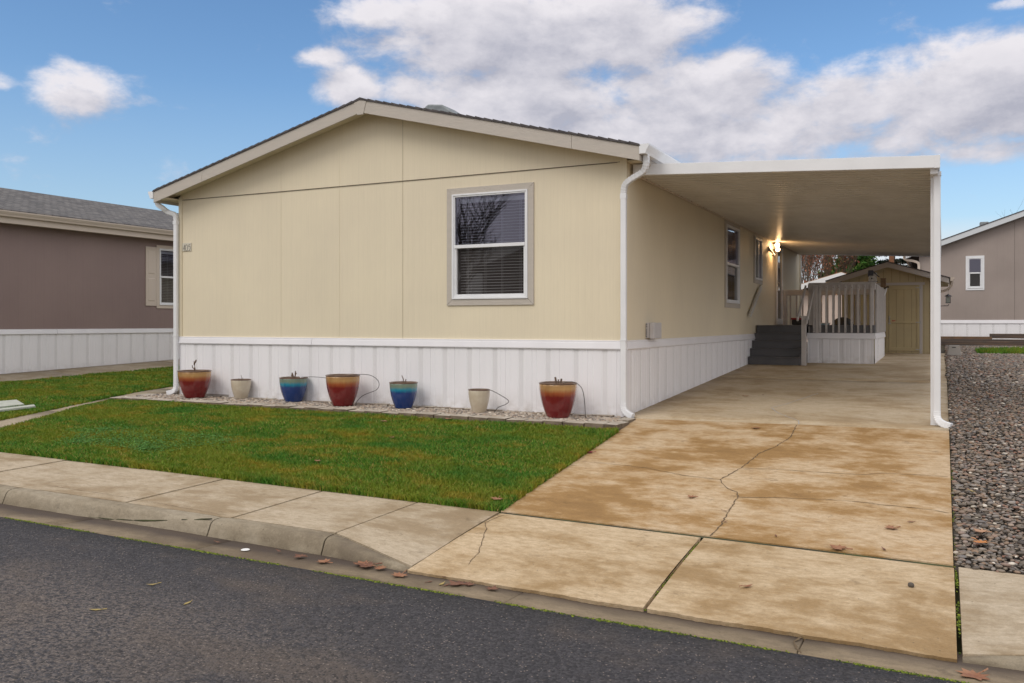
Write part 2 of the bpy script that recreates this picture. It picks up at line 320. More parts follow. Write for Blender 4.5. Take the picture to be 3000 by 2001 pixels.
m_needle = attr_ramp('pine_needles', [(0, (.03, .09, .02)), (.5, (.07, .19, .03)), (1, (.20, .30, .07))], .7, trans=.15)
m_cedar = attr_ramp('cedar_needles', [(0, (.02, .035, .022)), (1, (.065, .085, .06))], .8)
m_redleaf = attr_ramp('russet_leaves', [(0, (.14, .05, .03)), (.5, (.30, .10, .05)), (1, (.42, .2, .12))], .7)
m_leaf = mat('dead_leaf', (.24, .095, .045), .6, c2=(.34, .17, .09), scale=25)
m_leaf_dark = mat('dark_dead_leaf', (.13, .05, .03), .6, c2=(.2, .09, .05), scale=25)
m_leaf_yellow = mat('yellow_leaf', (.38, .29, .10), .6)
m_timber = mat('weathered_timber', (.06, .05, .045), .9, c2=(.13, .085, .06), scale=3, stretch=(.5,6,6), bump=.5, bscale=30, bstretch=(.3,4,4))
m_timber_edge = mat('tan_timber', (.11, .07, .045), .9, c2=(.16,.09,.05), scale=6)
m_pole = mat('pole_wood', (.27, .12, .06), .9, c2=(.2,.09,.05), scale=9)
m_pinkwall = mat('peach_siding', (.62, .50, .43), .6, extra=siding_extra(.2,0,0))
m_slate = mat('birdhouse_roof', (.035, .035, .045), .6)
m_slat = mat('cedar_slats', (.16, .10, .055), .8, c2=(.24,.15,.08), scale=20)
m_lid = mat('concrete_lid', (.50, .52, .47), .8, c2=(.42,.44,.38), scale=8)
m_blind = mat('blind_slats', (.85, .88, .90), .5)
m_room = mat('room_wall', (.22, .19, .18), .9)
def glass(name, tint, ior, gl=(1,1,1), dif=0.):
    m = bpy.data.materials.new(name); m.use_nodes = True; t = m.node_tree; t.nodes.remove(t.nodes['Principled BSDF'])
    fr = N(t, 'ShaderNodeFresnel', {0: ior}); tr = N(t, 'ShaderNodeBsdfTransparent', {0: (*tint, 1)}); g = N(t, 'ShaderNodeBsdfGlossy', {'Color': (*gl, 1), 'Roughness': .01})
    if dif: tr = N(t, 'ShaderNodeMixShader', {0: dif, 1: tr, 2: N(t, 'ShaderNodeBsdfDiffuse', {0: (.075, .068, .068, 1)})})
    mx = N(t, 'ShaderNodeMixShader', {0: fr, 1: tr, 2: g}); t.links.new(mx.outputs[0], t.nodes['Material Output'].inputs[0]); MATS[name] = m; return m
m_glass = glass('window_glass', (.80, .82, .88), 2.05, (.82, .80, 1)); m_screen = glass('screened_glass', (.70, .68, .67), 1.36, dif=.42); m_dglass = glass('door_glass', (.08, .08, .08), 1.6)
def emis(name, c, s):
    m = bpy.data.materials.new(name); m.use_nodes = True; b = m.node_tree.nodes['Principled BSDF']
    b.inputs['Base Color'].default_value = (1, 1, 1, 1); b.inputs['Emission Color'].default_value = (*c, 1); b.inputs['Emission Strength'].default_value = s; MATS[name] = m; return m
m_bulb = emis('lit_lens', (1, .62, .28), 9)
def ceil_extra(t, v, b, colr, nrm):
    n = noise(t, v, 2.5, 6., (1, .4, 1), .6)
    return mixc(t, rampf(t, n, .35, .75), (.72, .695, .64), (.60, .575, .525)), None
m_ceil = mat('carport_panels', (.64, .61, .56), .28, extra=ceil_extra)

# ------------------------------------------------------------------ mesh helpers
ROOT = {}
class MB:
    def __init__(s, T=None): s.v = []; s.f = []; s.m = []; s.T = T
    def _a(s, pts):
        n = len(s.v); s.v += [tuple(s.T(*p)) if s.T else tuple(p) for p in pts]; return n
    def poly(s, pts, mi=0): n = s._a(pts); s.f.append(tuple(range(n, n+len(pts)))); s.m.append(mi); return s
    def box(s, x0, x1, y0, y1, z0, z1, mi=0):
        n = s._a([(x0,y0,z0),(x1,y0,z0),(x1,y1,z0),(x0,y1,z0),(x0,y0,z1),(x1,y0,z1),(x1,y1,z1),(x0,y1,z1)])
        for f in ((0,3,2,1),(4,5,6,7),(0,1,5,4),(1,2,6,5),(2,3,7,6),(3,0,4,7)): s.f.append(tuple(n+i for i in f)); s.m.append(mi)
        return s
    def hexa(s, p, mi=0):   # 8 corners: bottom 4, top 4
        n = s._a(p)
        for f in ((0,3,2,1),(4,5,6,7),(0,1,5,4),(1,2,6,5),(2,3,7,6),(3,0,4,7)): s.f.append(tuple(n+i for i in f)); s.m.append(mi)
        return s
    def prism(s, pts, a, b, axis='y', mi=0):    # 2d outline extruded along an axis
        def P(u, w, q): return {'y': (u, q, w), 'x': (q, u, w), 'z': (u, w, q)}[axis]
        k = len(pts); n = s._a([P(u, w, a) for u, w in pts]+[P(u, w, b) for u, w in pts])
        s.f.append(tuple(n+i for i in range(k))); s.f.append(tuple(n+k+i for i in reversed(range(k)))); s.m += [mi, mi]
        for i in range(k): j = (i+1) % k; s.f.append((n+j, n+i, n+k+i, n+k+j)); s.m.append(mi)
        return s
    def sweep(s, path, secs, up=(0,0,1), mi=0, closed=True, cap=True):   # secs: list of 2d section per point
        path = [Vector(p) for p in path]; k = len(secs[0]); base = None
        for i, p in enumerate(path):
            d = (path[min(i+1, len(path)-1)]-path[max(i-1, 0)]).normalized()
            u = Vector(up); side = d.cross(u)
            if side.length < 1e-3: side = d.cross(Vector((0, 1, 0)))
            side.normalize(); w = side.cross(d).normalized()
            n = s._a([tuple(p+side*a+w*b) for a, b in secs[i]])
            if base is None: base = n; first = n
            if i:
                pr = n-k
                for j in range(k if closed else k-1): q = (j+1) % k; s.f.append((pr+j, pr+q, n+q, n+j)); s.m.append(mi)
        if cap and closed: s.f.append(tuple(first+j for j in reversed(range(k)))); s.f.append(tuple(n+j for j in range(k))); s.m += [mi, mi]
        return s
    def tube(s, path, r, n=8, mi=0):
        rs = r if isinstance(r, (list, tuple)) else [r]*len(path)
        return s.sweep(path, [[(q*math.cos(2*math.pi*j/n), q*math.sin(2*math.pi*j/n)) for j in range(n)] for q in rs], mi=mi, up=(.03,.02,1))
    def lathe(s, prof, n=32, c=(0,0,0), flute=0., nf=16, mi=0, cap=True):
        base = None
        for i, (r, z) in enumerate(prof):
            st = s._a([(c[0]+r*(1+flute*math.cos(nf*2*math.pi*j/n))*math.cos(2*math.pi*j/n), c[1]+r*(1+flute*math.cos(nf*2*math.pi*j/n))*math.sin(2*math.pi*j/n), c[2]+z) for j in range(n)])
            if i == 0: base = st
            else:
                for j in range(n): q = (j+1) % n; s.f.append((st-n+j, st-n+q, st+q, st+j)); s.m.append(mi)
        if cap: s.f.append(tuple(base+j for j in reversed(range(n)))); s.f.append(tuple(st+j for j in range(n))); s.m += [mi, mi]
        return s
    def each(s, name, mats, parent=None, **kw):      # every box its own object
        r = []
        for i in range(len(s.v)//8):
            q = MB(); q.v = s.v[8*i:8*i+8]; q.f = [tuple(j-8*i for j in f) for f in s.f[6*i:6*i+6]]; q.m = s.m[6*i:6*i+6]; r.append(q.build(name, mats, parent, **kw))
        return r
    def build(s, name, mats, parent=None, smooth=False, bevel=0., solid=0., auto=False):
        me = bpy.data.meshes.new(name); off = ROOT.get(parent, (0,0,0)) if parent else (0,0,0)
        vv = [(a-off[0], b-off[1], c-off[2]) for a, b, c in s.v]
        me.from_pydata(vv, [], s.f)
        for m in (mats if isinstance(mats, (list, tuple)) else [mats]): me.materials.append(m)
        me.polygons.foreach_set('material_index', s.m)
        bm = bmesh.new(); bm.from_mesh(me); bmesh.ops.recalc_face_normals(bm, faces=bm.faces); bm.to_mesh(me); bm.free()
        if smooth: me.polygons.foreach_set('use_smooth', [True]*len(me.polygons))
        o = bpy.data.objects.new(name, me); col.objects.link(o)
        if parent: o.parent = parent; ROOT[o] = off
        else: ROOT[o] = (0,0,0)
        if solid: md = o.modifiers.new('solid', 'SOLIDIFY'); md.thickness = solid; md.offset = 0
        if bevel: md = o.modifiers.new('bevel', 'BEVEL'); md.width = bevel; md.segments = 2; md.limit_method = 'ANGLE'
        return o
def tag(o, label=None, cat=None, group=None, kind=None):
    for k, v in (('label', label), ('category', cat), ('group', group), ('kind', kind)):
        if v: o[k] = v
    return o
def empty(name, loc, label, cat, group=None):
    o = bpy.data.objects.new(name, None); col.objects.link(o); o.location = loc; o.empty_display_size = .2; ROOT[o] = tuple(loc)
    return tag(o, label, cat, group)
def copy_tree(o, parent=None):
    c = o.copy(); col.objects.link(c)
    if parent: c.parent = parent
    for ch in list(o.children): copy_tree(ch, c)
    return c
def np_mesh(name, verts, faces, mats, rnd=None, smooth=False, parent=None):
    me = bpy.data.meshes.new(name); nv, nf, k = len(verts), len(faces), faces.shape[1]
    me.vertices.add(nv); me.vertices.foreach_set('co', verts.astype(np.float32).ravel())
    me.loops.add(nf*k); me.loops.foreach_set('vertex_index', faces.astype(np.int32).ravel())
    me.polygons.add(nf); me.polygons.foreach_set('loop_start', np.arange(0, nf*k, k, dtype=np.int32)); me.polygons.foreach_set('loop_total', np.full(nf, k, dtype=np.int32))
    if smooth: me.polygons.foreach_set('use_smooth', np.ones(nf, dtype=bool))
    if rnd is not None:
        a = me.attributes.new('rnd', 'FLOAT', 'POINT'); a.data.foreach_set('value', rnd.astype(np.float32))
    me.update(calc_edges=True); me.materials.append(mats)
    o = bpy.data.objects.new(name, me); col.objects.link(o)
    if parent: o.parent = parent
    return o
def Gv(x, y): return np.array([G(a, b) for a, b in zip(x, y)])
def slab(mb, c, zf, thick=.1, nx=8, ny=8, mi=0, wob=0.):     # c: 4 corners (x,y) anticlockwise; top follows zf
    A, B, C_, D = [Vector((*p, 0)) for p in c]; n0 = len(mb.v); g = []
    for j in range(ny+1):
        for i in range(nx+1):
            u, v = i/nx, j/ny; p = (A*(1-u)+B*u)*(1-v)+(D*(1-u)+C_*u)*v; g.append((p.x, p.y))
    top = mb._a([(x, y, zf(x, y)) for x, y in g]); W = nx+1
    for j in range(ny):
        for i in range(nx): a = top+j*W+i; mb.f.append((a, a+1, a+W+1, a+W)); mb.m.append(mi)
    if thick:
        ring = [i for i in range(W)]+[j*W+nx for j in range(1, ny+1)]+[ny*W+i for i in range(nx-1, -1, -1)]+[j*W for j in range(ny-1, 0, -1)]
        bt = mb._a([(g[r][0], g[r][1], zf(*g[r])-thick) for r in ring])
        for q in range(len(ring)): w = (q+1) % len(ring); mb.f.append((top+ring[q], bt+q, bt+w, top+ring[w])); mb.m.append(mi)
    return mb

# ------------------------------------------------------------------ ground sheets
xs = np.unique(np.concatenate([np.linspace(-250, -20, 12), np.linspace(-20, 12, 65), np.linspace(12, 250, 12)]))
ys = np.unique(np.concatenate([np.linspace(-250, -14, 12), np.linspace(-14, 27, 83), np.linspace(27, 300, 12)]))
def zbase(x, y): return (G(x, y)-.12 if y > -5.3 else S(x)-.27)
X, Y = np.meshgrid(xs, ys); vz = np.array([zbase(a, b) for a, b in zip(X.ravel(), Y.ravel())])
idx = np.arange(len(xs)*len(ys)).reshape(len(ys), len(xs))
F = np.stack([idx[:-1,:-1], idx[:-1,1:], idx[1:,1:], idx[1:,:-1]], -1).reshape(-1, 4)
tag(np_mesh('ground', np.stack([X.ravel(), Y.ravel(), vz], 1), F, m_earth, smooth=True), 'bare dark earth under and around the yards', 'ground', kind='structure')
YA = -6.13
def ZG(x): return S(x)-.15
mb = MB(); slab(mb, [(-60,-13.5),(60,-13.5),(60,YA-.004),(-60,YA-.004)], lambda x, y: ZG(x)+.018+.02*cl((YA-y)/3), .1, 120, 20)
tag(mb.build('road', m_asphalt, smooth=True), 'dark asphalt street in the foreground', 'road', kind='structure')
# gutter pan, kerb
def tk(x): return 1. if x < -.45 else (cl((.38-x)/.83) if x < 3.84 else cl((x-3.84)/.9))
def yb(x): return -5.57-.20*(1-tk(x))
mb = MB(); js = [-60,-30,-12,-6.6,-4.9,-2.95,-1.35,1.3,3.06,5.4,9,30,60]
for a, b in zip(js[:-1], js[1:]):
    n = max(2, int((b-a)*4)) if b-a < 8 else 20
    slab(mb, [(a+.005,YA),(b-.005,YA),(b-.005,-5.66),(a+.005,-5.66)], lambda x, y: ZG(x)+.018*cl((-5.75-y)/.35)+.004*math.sin(x*2.1), .12, n, 5)
tag(mb.build('gutter', m_pan, smooth=True), 'shallow concrete gutter pan beside the asphalt', 'gutter', kind='structure')
def kerb_piece(mb, a, b):
    n = max(2, int((b-a)*8)) if b-a < 8 else 12; k = 8; st = None
    for i in range(n+1):
        x = a+(b-a)*i/n; t = tk(x); zt = S(x)-.02-.105*(1-t); zg = ZG(x)+.002; y0 = yb(x); w = .16*(.35+.65*t); h = zt-zg
        j = .004*math.sin(x*7.3)+.003*math.sin(x*23)
        e = cl(min(i, n-i)/1.); r = 0 if e else .006
        pts = [(y0, zg-.1), (y0, zt-r), (y0-w*.45, zt-.003-r), (y0-w*.66+j, zt-.012*h/.13-r), (y0-w*.80+j, zt-.30*h), (y0-w*.88+j, zt-.55*h), (y0-w-j, zg), (y0-w, zg-.1)]
        s0 = mb._a([(x, p, q) for p, q in pts])
        if i:
            for q in range(k): w2 = (q+1) % k; mb.f.append((s0-k+q, s0-k+w2, s0+w2, s0+q)); mb.m.append(0)
        else: mb.f.append(tuple(s0+q for q in range(k))); mb.m.append(0)
    mb.f.append(tuple(s0+q for q in reversed(range(k)))); mb.m.append(0)
mb = MB(); ks = [-60,-30,-12,-8.1,-4.25,-1.62,-.45,.375]
for a, b in zip(ks[:-1], ks[1:]): kerb_piece(mb, a+.006, b-.008)
for a, b in ((3.85, 6.2), (6.2, 30), (30, 60)): kerb_piece(mb, a+.004, b-.006)
o = mb.build('kerb', m_kerb, smooth=True); tag(o, 'rounded concrete kerb with joints along the street', 'kerb', kind='structure')
md = o.modifiers.new('b', 'EDGE_SPLIT'); md.split_angle = R(50)
mb = MB(); slab(mb, [(-60,-5.60),(60,-5.60),(60,-4.36),(-60,-4.36)], lambda x, y: (S(x)-.035 if x < -.45 or x > 4.9 else S(x)-.035-.22*cl((-4.38-y)/1.2)), .05, 240, 4)
slab(mb, [(.1,-4.38),(3.84,-4.38),(3.84,0),(.1,0)], lambda x, y: G(x, y)-.025, .05, 8, 12); slab(mb, [(.0,0),(3.84,0),(3.84,14.2),(.0,14.2)], lambda x, y: G(x, y)-.025, .05, 8, 12)
slab(mb, [(.38,-4.4155),(3.82,-4.4155),(3.82,-4.3525),(.38,-4.3525)], lambda x, y: S(x)-.007, 0, 12, 1)
slab(mb, [(.19,-.124),(3.82,.091),(3.82,.111),(.19,-.101)], lambda x, y: G(x, y)-.005, 0, 12, 1)
tag(mb.build('joint_bed', m_joint, smooth=True), 'dark dirt showing in the joints between slabs', 'joint', kind='structure')
# sidewalk panels
def zside(x, y): return S(x)-.02*cl((-4.38-y)/1.19)
mb = MB(); px = [-30,-28.8,-27.6]; px = [-30+1.2*i for i in range(20)]+[-6.38,-5.17,-3.96,-2.77,-1.52,-.45]
px = [p for i, p in enumerate(px) if i == 0 or p > px[i-1]+.3]
for a, b in zip(px[:-1], px[1:]): dz = random.uniform(-.003, .003); ye = -5.548 if -1.7 < a < -.6 else -5.562; slab(mb, [(a+.012,ye),(b-.012,ye),(b-.012,-4.385),(a+.012,-4.385)], lambda x, y: zside(x, y)+dz, .08, 5, 5)
def zpan(x, y):
    t = cl((x+.45)/.83); v = cl((-4.38-y)/1.3); return S(x)-.02*v-.10*t*v**1.3
slab(mb, [(-.441,-5.560),(.368,-5.745),(.368,-4.385),(-.441,-4.385)], zpan, .08, 8, 8)
def zpr(x, y): v = cl((-4.38-y)/1.2); return S(x)-.02*v-.10*(1-cl((x-3.84)/.9))*v**1.3
for i in range(12):
    a = 3.85+1.25*i; slab(mb, [(a+.006,-5.76 if i == 0 else -5.565),(a+1.244,-5.565),(a+1.244,-4.385),(a+.006,-4.385)], zpr if i == 0 else zside, .08, 6, 6)
o = mb.build('sidewalk', m_walk, smooth=True); tag(o, 'tan concrete sidewalk panels between kerb and lawn', 'sidewalk', kind='structure'); md = o.modifiers.new('b', 'EDGE_SPLIT'); md.split_angle = R(40)
# driveway: apron + main slabs
def zap(x, y): v = cl((-4.38-y)/1.44); return S(x)*(1-v)+(ZG(x)+.028)*v + .012*math.sin(math.pi*v)
_ae = [random.uniform(-.007, .007) for _ in range(400)]
def apron_edge(i): return -5.815+_ae[int(i*1.0) % 400]+.004*math.sin(i*.31)
mb = MB()
for a, b in ((.392, 2.109), (2.134, 3.828)):
    n = 60; W = n+1; rows = 9; st = mb._a([(a+(b-a)*i/n, -4.416+(apron_edge(i+a*20)+4.388)*j/(rows-1), zap(a+(b-a)*i/n, -4.416+(apron_edge(i+a*20)+4.388)*j/(rows-1))) for j in range(rows) for i in range(W)])
    for j in range(rows-1):
        for i in range(n): q = st+j*W+i; mb.f.append((q, q+1, q+W+1, q+W)); mb.m.append(0)
    lo = mb._a([(a+(b-a)*i/n, apron_edge(i+a*20), ZG(a)-.08) for i in range(W)])
    for i in range(n): q = st+(rows-1)*W+i; mb.f.append((q, q+1, lo+i+1, lo+i)); mb.m.append(0)
    for i in (0, n):
        l2 = mb._a([(a+(b-a)*i/n, -4.416, -.6)]); mb.f.append((st+i, st+(rows-1)*W+i, lo+i, l2)); mb.m.append(0)
    l3 = mb._a([(a, -4.416, -.6), (b, -4.416, -.6)]); mb.f.append((st, st+n, l3+1, l3)); mb.m.append(0)
o = mb.build('driveway_apron', m_apron, smooth=True); tag(o, 'two sloping concrete apron slabs at the foot of the driveway', 'driveway apron', kind='structure'); md = o.modifiers.new('b', 'EDGE_SPLIT'); md.split_angle = R(40)
mb = MB(); slab(mb, [(.37,-4.352),(3.825,-4.352),(3.825,-1.05),(.235,-1.05)], G, .1, 14, 14); slab(mb, [(.235,-1.0503),(3.825,-1.0503),(3.825,.090),(.175,-.125)], G, .1, 10, 6)
o = mb.build('driveway', m_drive, smooth=True); tag(o, 'stained tan concrete driveway with wandering cracks', 'driveway', kind='structure'); md = o.modifiers.new('b', 'EDGE_SPLIT'); md.split_angle = R(40)
mb = MB(); slab(mb, [(.0,-.10),(3.825,.112),(3.825,5.2),(.0,5.2)], G, .1, 10, 12); slab(mb, [(.0,5.208),(3.825,5.208),(3.825,14.3),(.0,14.3)], G, .1, 10, 20)
tag(mb.build('carport_floor', m_slab, smooth=True), 'grey tan concrete slab under the carport roof', 'carport floor', kind='structure')
# cracks, a few millimetres above the slabs
def crack(mb, pts, w, mi=0, dz=.003, zf=G):
    P_ = []
    for (a, b) in zip(pts[:-1], pts[1:]):
        n = max(2, int(math.dist(a, b)/.035))
        for i in range(n): t = i/n; P_.append((a[0]+(b[0]-a[0])*t+random.uniform(-.007, .007), a[1]+(b[1]-a[1])*t+random.uniform(-.007, .007)))
    P_.append(pts[-1]); L = len(P_)
    ws = [w*random.uniform(.5, 1.4)/2 for _ in P_]; ws[0] = ws[-1] = w*.2; V = []
    for i, p in enumerate(P_):
        q, r = P_[max(i-1, 0)], P_[min(i+1, L-1)]; dx, dy = r[0]-q[0], r[1]-q[1]; l = math.hypot(dx, dy) or 1; nx, ny = -dy/l*ws[i], dx/l*ws[i]
        V += [(p[0]+nx, p[1]+ny, zf(p[0], p[1])+dz), (p[0]-nx, p[1]-ny, zf(p[0], p[1])+dz)]
    s0 = mb._a(V)
    for i in range(L-1): a = s0+2*i; mb.f.append((a, a+1, a+3, a+2)); mb.m.append(mi)
mb = MB()
crack(mb, [(2.18,-.03),(2.208,-.764),(2.128,-1.276),(2.027,-1.597),(1.977,-2.222),(1.927,-2.505),(1.872,-2.756),(1.933,-2.894),(2.03,-3.06),(2.114,-3.114),(2.15,-3.27),(2.162,-3.589),(2.174,-3.858),(2.186,-4.109),(2.165,-4.36)], .010)
crack(mb, [(.368,-2.532),(.669,-2.5),(1.091,-2.555),(1.52,-2.717),(1.872,-2.756)], .008)
crack(mb, [(1.988,-2.273),(2.321,-2.209),(2.756,-2.193),(3.09,-2.162),(3.247,-2.046),(3.806,-1.997)], .008)
crack(mb, [(2.15,-3.27),(2.479,-3.171),(3.009,-3.067),(3.38,-3.095),(3.663,-3.103),(3.807,-3.158)], .008)
crack(mb, [(.45,-4.45),(.407,-4.716),(.503,-4.865),(.603,-5.123),(.701,-5.359),(.75,-5.6)], .006, zf=zap)
crack(mb, [(2.03,3.186),(1.915,2.593),(1.752,1.726),(1.63,1.38),(1.815,.87),(2.164,.268),(2.19,.02)], .012, mi=1)
crack(mb, [(3.05,-5.84),(3.02,-5.95),(3.08,-6.12)], .012, zf=lambda x, y: ZG(x)+.016)
crack(mb, [(-4.1,-5.40),(-2.9,-5.43),(-1.6,-5.53)], .004, zf=lambda x, y: zside(x, y)+.001)
tag(mb.build('cracks', [m_crack, m_crack_pale]), 'thin wandering cracks in the driveway slabs', 'cracks', kind='structure')
mb = MB(); pth = []
for i in range(15):
    t = i/14; x = -3.05+1.42*t; s_ = .04+.96*t**1.6; zg = ZG(x); h = S(x)-.02-zg
    pth.append((x, -5.57-.16+.055*s_**1.5+.002, zg+h*s_+random.uniform(-.003, .003)))
mb.tube([(a, b+.0035, c) for a, b, c in pth], [random.uniform(.0045, .0085) for _ in pth], 5); tag(mb.build('kerb_crack', m_joint), 'dark crack climbing the kerb face', 'crack', kind='structure')
# paths
def ribbon(name, ptsL, ptsR, m, label, cat, gap=.008):
    mb = MB()
    for i in range(len(ptsL)-1):
        a, b, c, d = ptsL[i], ptsR[i], ptsR[i+1], ptsL[i+1]
        L = max(math.dist(a, d), .01); e = gap/L
        f = lambda p, q, t: (p[0]+(q[0]-p[0])*t, p[1]+(q[1]-p[1])*t)
        slab(mb, [f(a, d, e), f(b, c, e), f(c, b, e), f(d, a, e)], lambda x, y: G(x, y)+.012, .08, 4, max(2, int(L*2)))
    return tag(mb.build(name, m, smooth=True), label, cat, kind='structure')
ribbon('garden_path', [(-8.20,-4.375),(-8.50,-3.3),(-8.72,-2.1),(-8.98,-.75),(-9.2,.5),(-9.25,2.4),(-9.25,5),(-9.25,15)], [(-7.45,-4.375),(-7.84,-3.3),(-8.25,-2.1),(-8.70,-.95),(-8.5,.5),(-8.4,2.4),(-8.4,5),(-8.4,15)], m_path, 'narrow concrete garden path curving between the two lawns', 'path')
ribbon('side_walkway', [(-14.40,-4.375),(-14.40,-1.5),(-14.40,.2),(-14.40,1.9),(-14.4,5),(-14.4,9),(-14.4,16)], [(-13.25,-4.375),(-13.25,-1.5),(-13.25,.2),(-13.25,1.9),(-13.2,5),(-13.2,9),(-13.2,16)], m_path, 'concrete walkway against the white skirting of the mauve house', 'path')
# lawns
LAWN_A = [(-7.42,-4.375),(.36,-4.375),(.23,-1.0),(-8.70,-.97)]
mb = MB(); slab(mb, [(-7.42,-4.375),(.365,-4.375),(.232,-.9),(-8.70,-.9)], lambda x, y: G(x, y)+.002, .1, 20, 12)
slab(mb, [(-13.24,-4.375),(-8.22,-4.375),(-9.26,.9),(-13.24,.9)], lambda x, y: G(x, y)+.002, .1, 14, 10); slab(mb, [(-13.2,.9),(-9.26,.9),(-9.26,16),(-13.2,16)], lambda x, y: G(x, y)+.002, .1, 8, 20)
tag(mb.build('lawn_soil', m_turf, smooth=True), 'green brown soil beneath the grass blades', 'soil', kind='structure')
def quad_pts(c, n):
    c = np.array(c, float); a1 = np.linalg.norm(np.cross(c[1]-c[0], c[3]-c[0])); a2 = np.linalg.norm(np.cross(c[1]-c[2], c[3]-c[2]))
    u, v = rng.random(n), rng.random(n)
    p = (c[0]*(1-u)[:, None]+c[1]*u[:, None])*(1-v)[:, None]+(c[3]*(1-u)[:, None]+c[2]*u[:, None])*v[:, None]
    return p[:, 0], p[:, 1]
def lump(x, y): return .5+.25*np.sin(x*3.1+1.3*np.sin(y*2.3))+.25*np.sin(y*5.3+1.7*np.sin(x*1.9+2))+.12*np.sin(x*11+y*7)
def grass(name, polys, label, h0=.05, w0=.0045):
    Xs, Ys = [], []
    for c, n in polys: a, b = quad_pts(c, n); Xs.append(a); Ys.append(b)
    x = np.concatenate(Xs); y = np.concatenate(Ys); n = len(x); z = Gv(x, y)
    d = np.hypot(x-3.76, y+10.97); h = h0*(.55+.75*rng.random(n))*(.8+.4*lump(x, y)); w = w0*(.7+.6*rng.random(n))*np.clip(d/6.5, 1, 2.2)
    a = rng.random(n)*2*np.pi; la = rng.random(n)*2*np.pi; ln = h*(.15+.75*rng.random(n))
    cx, cy = np.cos(a)*w, np.sin(a)*w; lx, ly = np.cos(la)*ln, np.sin(la)*ln
    v = np.empty((n, 5, 3)); b = np.stack([x, y, z], 1)
    v[:, 0] = b+np.stack([cx, cy, -0*cx], 1); v[:, 1] = b-np.stack([cx, cy, 0*cx], 1)
    m = b+np.stack([lx*.35, ly*.35, h*.6], 1); v[:, 2] = m-np.stack([cx, cy, 0*cx], 1)*.8; v[:, 3] = m+np.stack([cx, cy, 0*cx], 1)*.8
    v[:, 4] = b+np.stack([lx, ly, h], 1)
    i = np.arange(n)[:, None]*5; f = np.concatenate([i+np.array([[0, 1, 2]]), i+np.array([[0, 2, 3]]), i+np.array([[3, 2, 4]])], 0)
    return tag(np_mesh(name, v.reshape(-1, 3), f, m_grass, rnd=np.repeat(rng.random(n)**1.15, 5)), label, 'grass', kind='stuff')
grass('lawn', [(LAWN_A, 250000), ([(-7.42,-4.39),(.34,-4.39),(.34,-4.30),(-7.42,-4.30)], 9000), ([(.29,-4.35),(.385,-4.35),(.25,-1.0),(.16,-1.0)], 4000)], 'mown green and yellowing grass of the front lawn before the row of pots')
grass('neighbouring_lawn', [([(-13.22,-4.37),(-8.24,-4.37),(-9.26,.9),(-13.22,.9)], 110000), ([(-13.2,.9),(-9.27,.9),(-9.27,9),(-13.2,9)], 60000)], 'green grass strip between the mauve house walkway and the garden path', .055, .0055)
# clover patch
n = 9000; a = rng.random(n)*2*np.pi; r = np.sqrt(rng.random(n)); r = np.where(rng.random(n) < .25, r*1.25, r)
cx = -5.2+1.15*r*np.cos(a)*(1+.2*np.sin(3*a)); cy = -3.35+.62*r*np.sin(a)*(1+.25*np.cos(2*a)); cy = np.maximum(cy, -4.32)
V = np.empty((n, 4, 3)); z = Gv(cx, cy)+.030+.032*rng.random(n); s = .007+.006*rng.random(n); th = rng.random(n)*6.28
for q in range(4): V[:, q] = np.stack([cx+s*np.cos(th+q*np.pi/2), cy+s*np.sin(th+q*np.pi/2), z+s*(rng.random(n)-.5)*.9], 1)
tag(np_mesh('clover', V.reshape(-1, 3), np.arange(n*4).reshape(-1, 4), m_clover, rnd=np.repeat(rng.random(n), 4)), 'bluish green clover patch in the left part of the front lawn', 'clover', kind='stuff')

# stones
def ico(sub):
    bm = bmesh.new(); bmesh.ops.create_icosphere(bm, subdivisions=sub, radius=1); v = np.array([p.co[:] for p in bm.verts]); f = np.array([[q.index for q in p.verts] for p in bm.faces]); bm.free(); return v, f
def stones(x, y, z, rad, sub, flat=.5):
    bv, bf = ico(sub); n = len(x); k = len(bv)
    sx_, sy_, sz_ = rad*(.8+.6*rng.random(n)), rad*(.7+.35*rng.random(n)), rad*flat*(.7+.6*rng.random(n))
    P3 = bv[None]*np.stack([sx_, sy_, sz_], 1)[:, None]*(1+.10*(rng.random((n, k, 1))-.5))
    th = rng.random(n)*6.28; ti = (rng.random(n)-.5)*.7
    c, s = np.cos(ti)[:, None], np.sin(ti)[:, None]; Y_ = P3[..., 1]*c-P3[..., 2]*s; Z_ = P3[..., 1]*s+P3[..., 2]*c
    c, s = np.cos(th)[:, None], np.sin(th)[:, None]; X2 = P3[..., 0]*c-Y_*s; Y2 = P3[..., 0]*s+Y_*c
    V = np.stack([X2+x[:, None], Y2+y[:, None], Z_+z[:, None]], -1).reshape(-1, 3)
    F_ = (bf[None]+(np.arange(n)*k)[:, None, None]).reshape(-1, 3); return V, F_, np.repeat(rng.random(n), k)
def jit(x0, x1, y0, y1, s):
    gx, gy = np.meshgrid(np.arange(x0, x1, s), np.arange(y0, y1, s)); gx = gx.ravel()+(rng.random(gx.size)-.5)*s*1.1; gy = gy.ravel()+(rng.random(gy.size)-.5)*s*1.1; return gx, gy
def merge(name, parts, m, smooth=True):
    V, F_, Rn, o = [], [], [], 0
    for v, f, r in parts: V.append(v); F_.append(f+o); Rn.append(r); o += len(v)
    return np_mesh(name, np.concatenate(V), np.concatenate(F_), m, rnd=np.concatenate(Rn), smooth=smooth)
parts = []
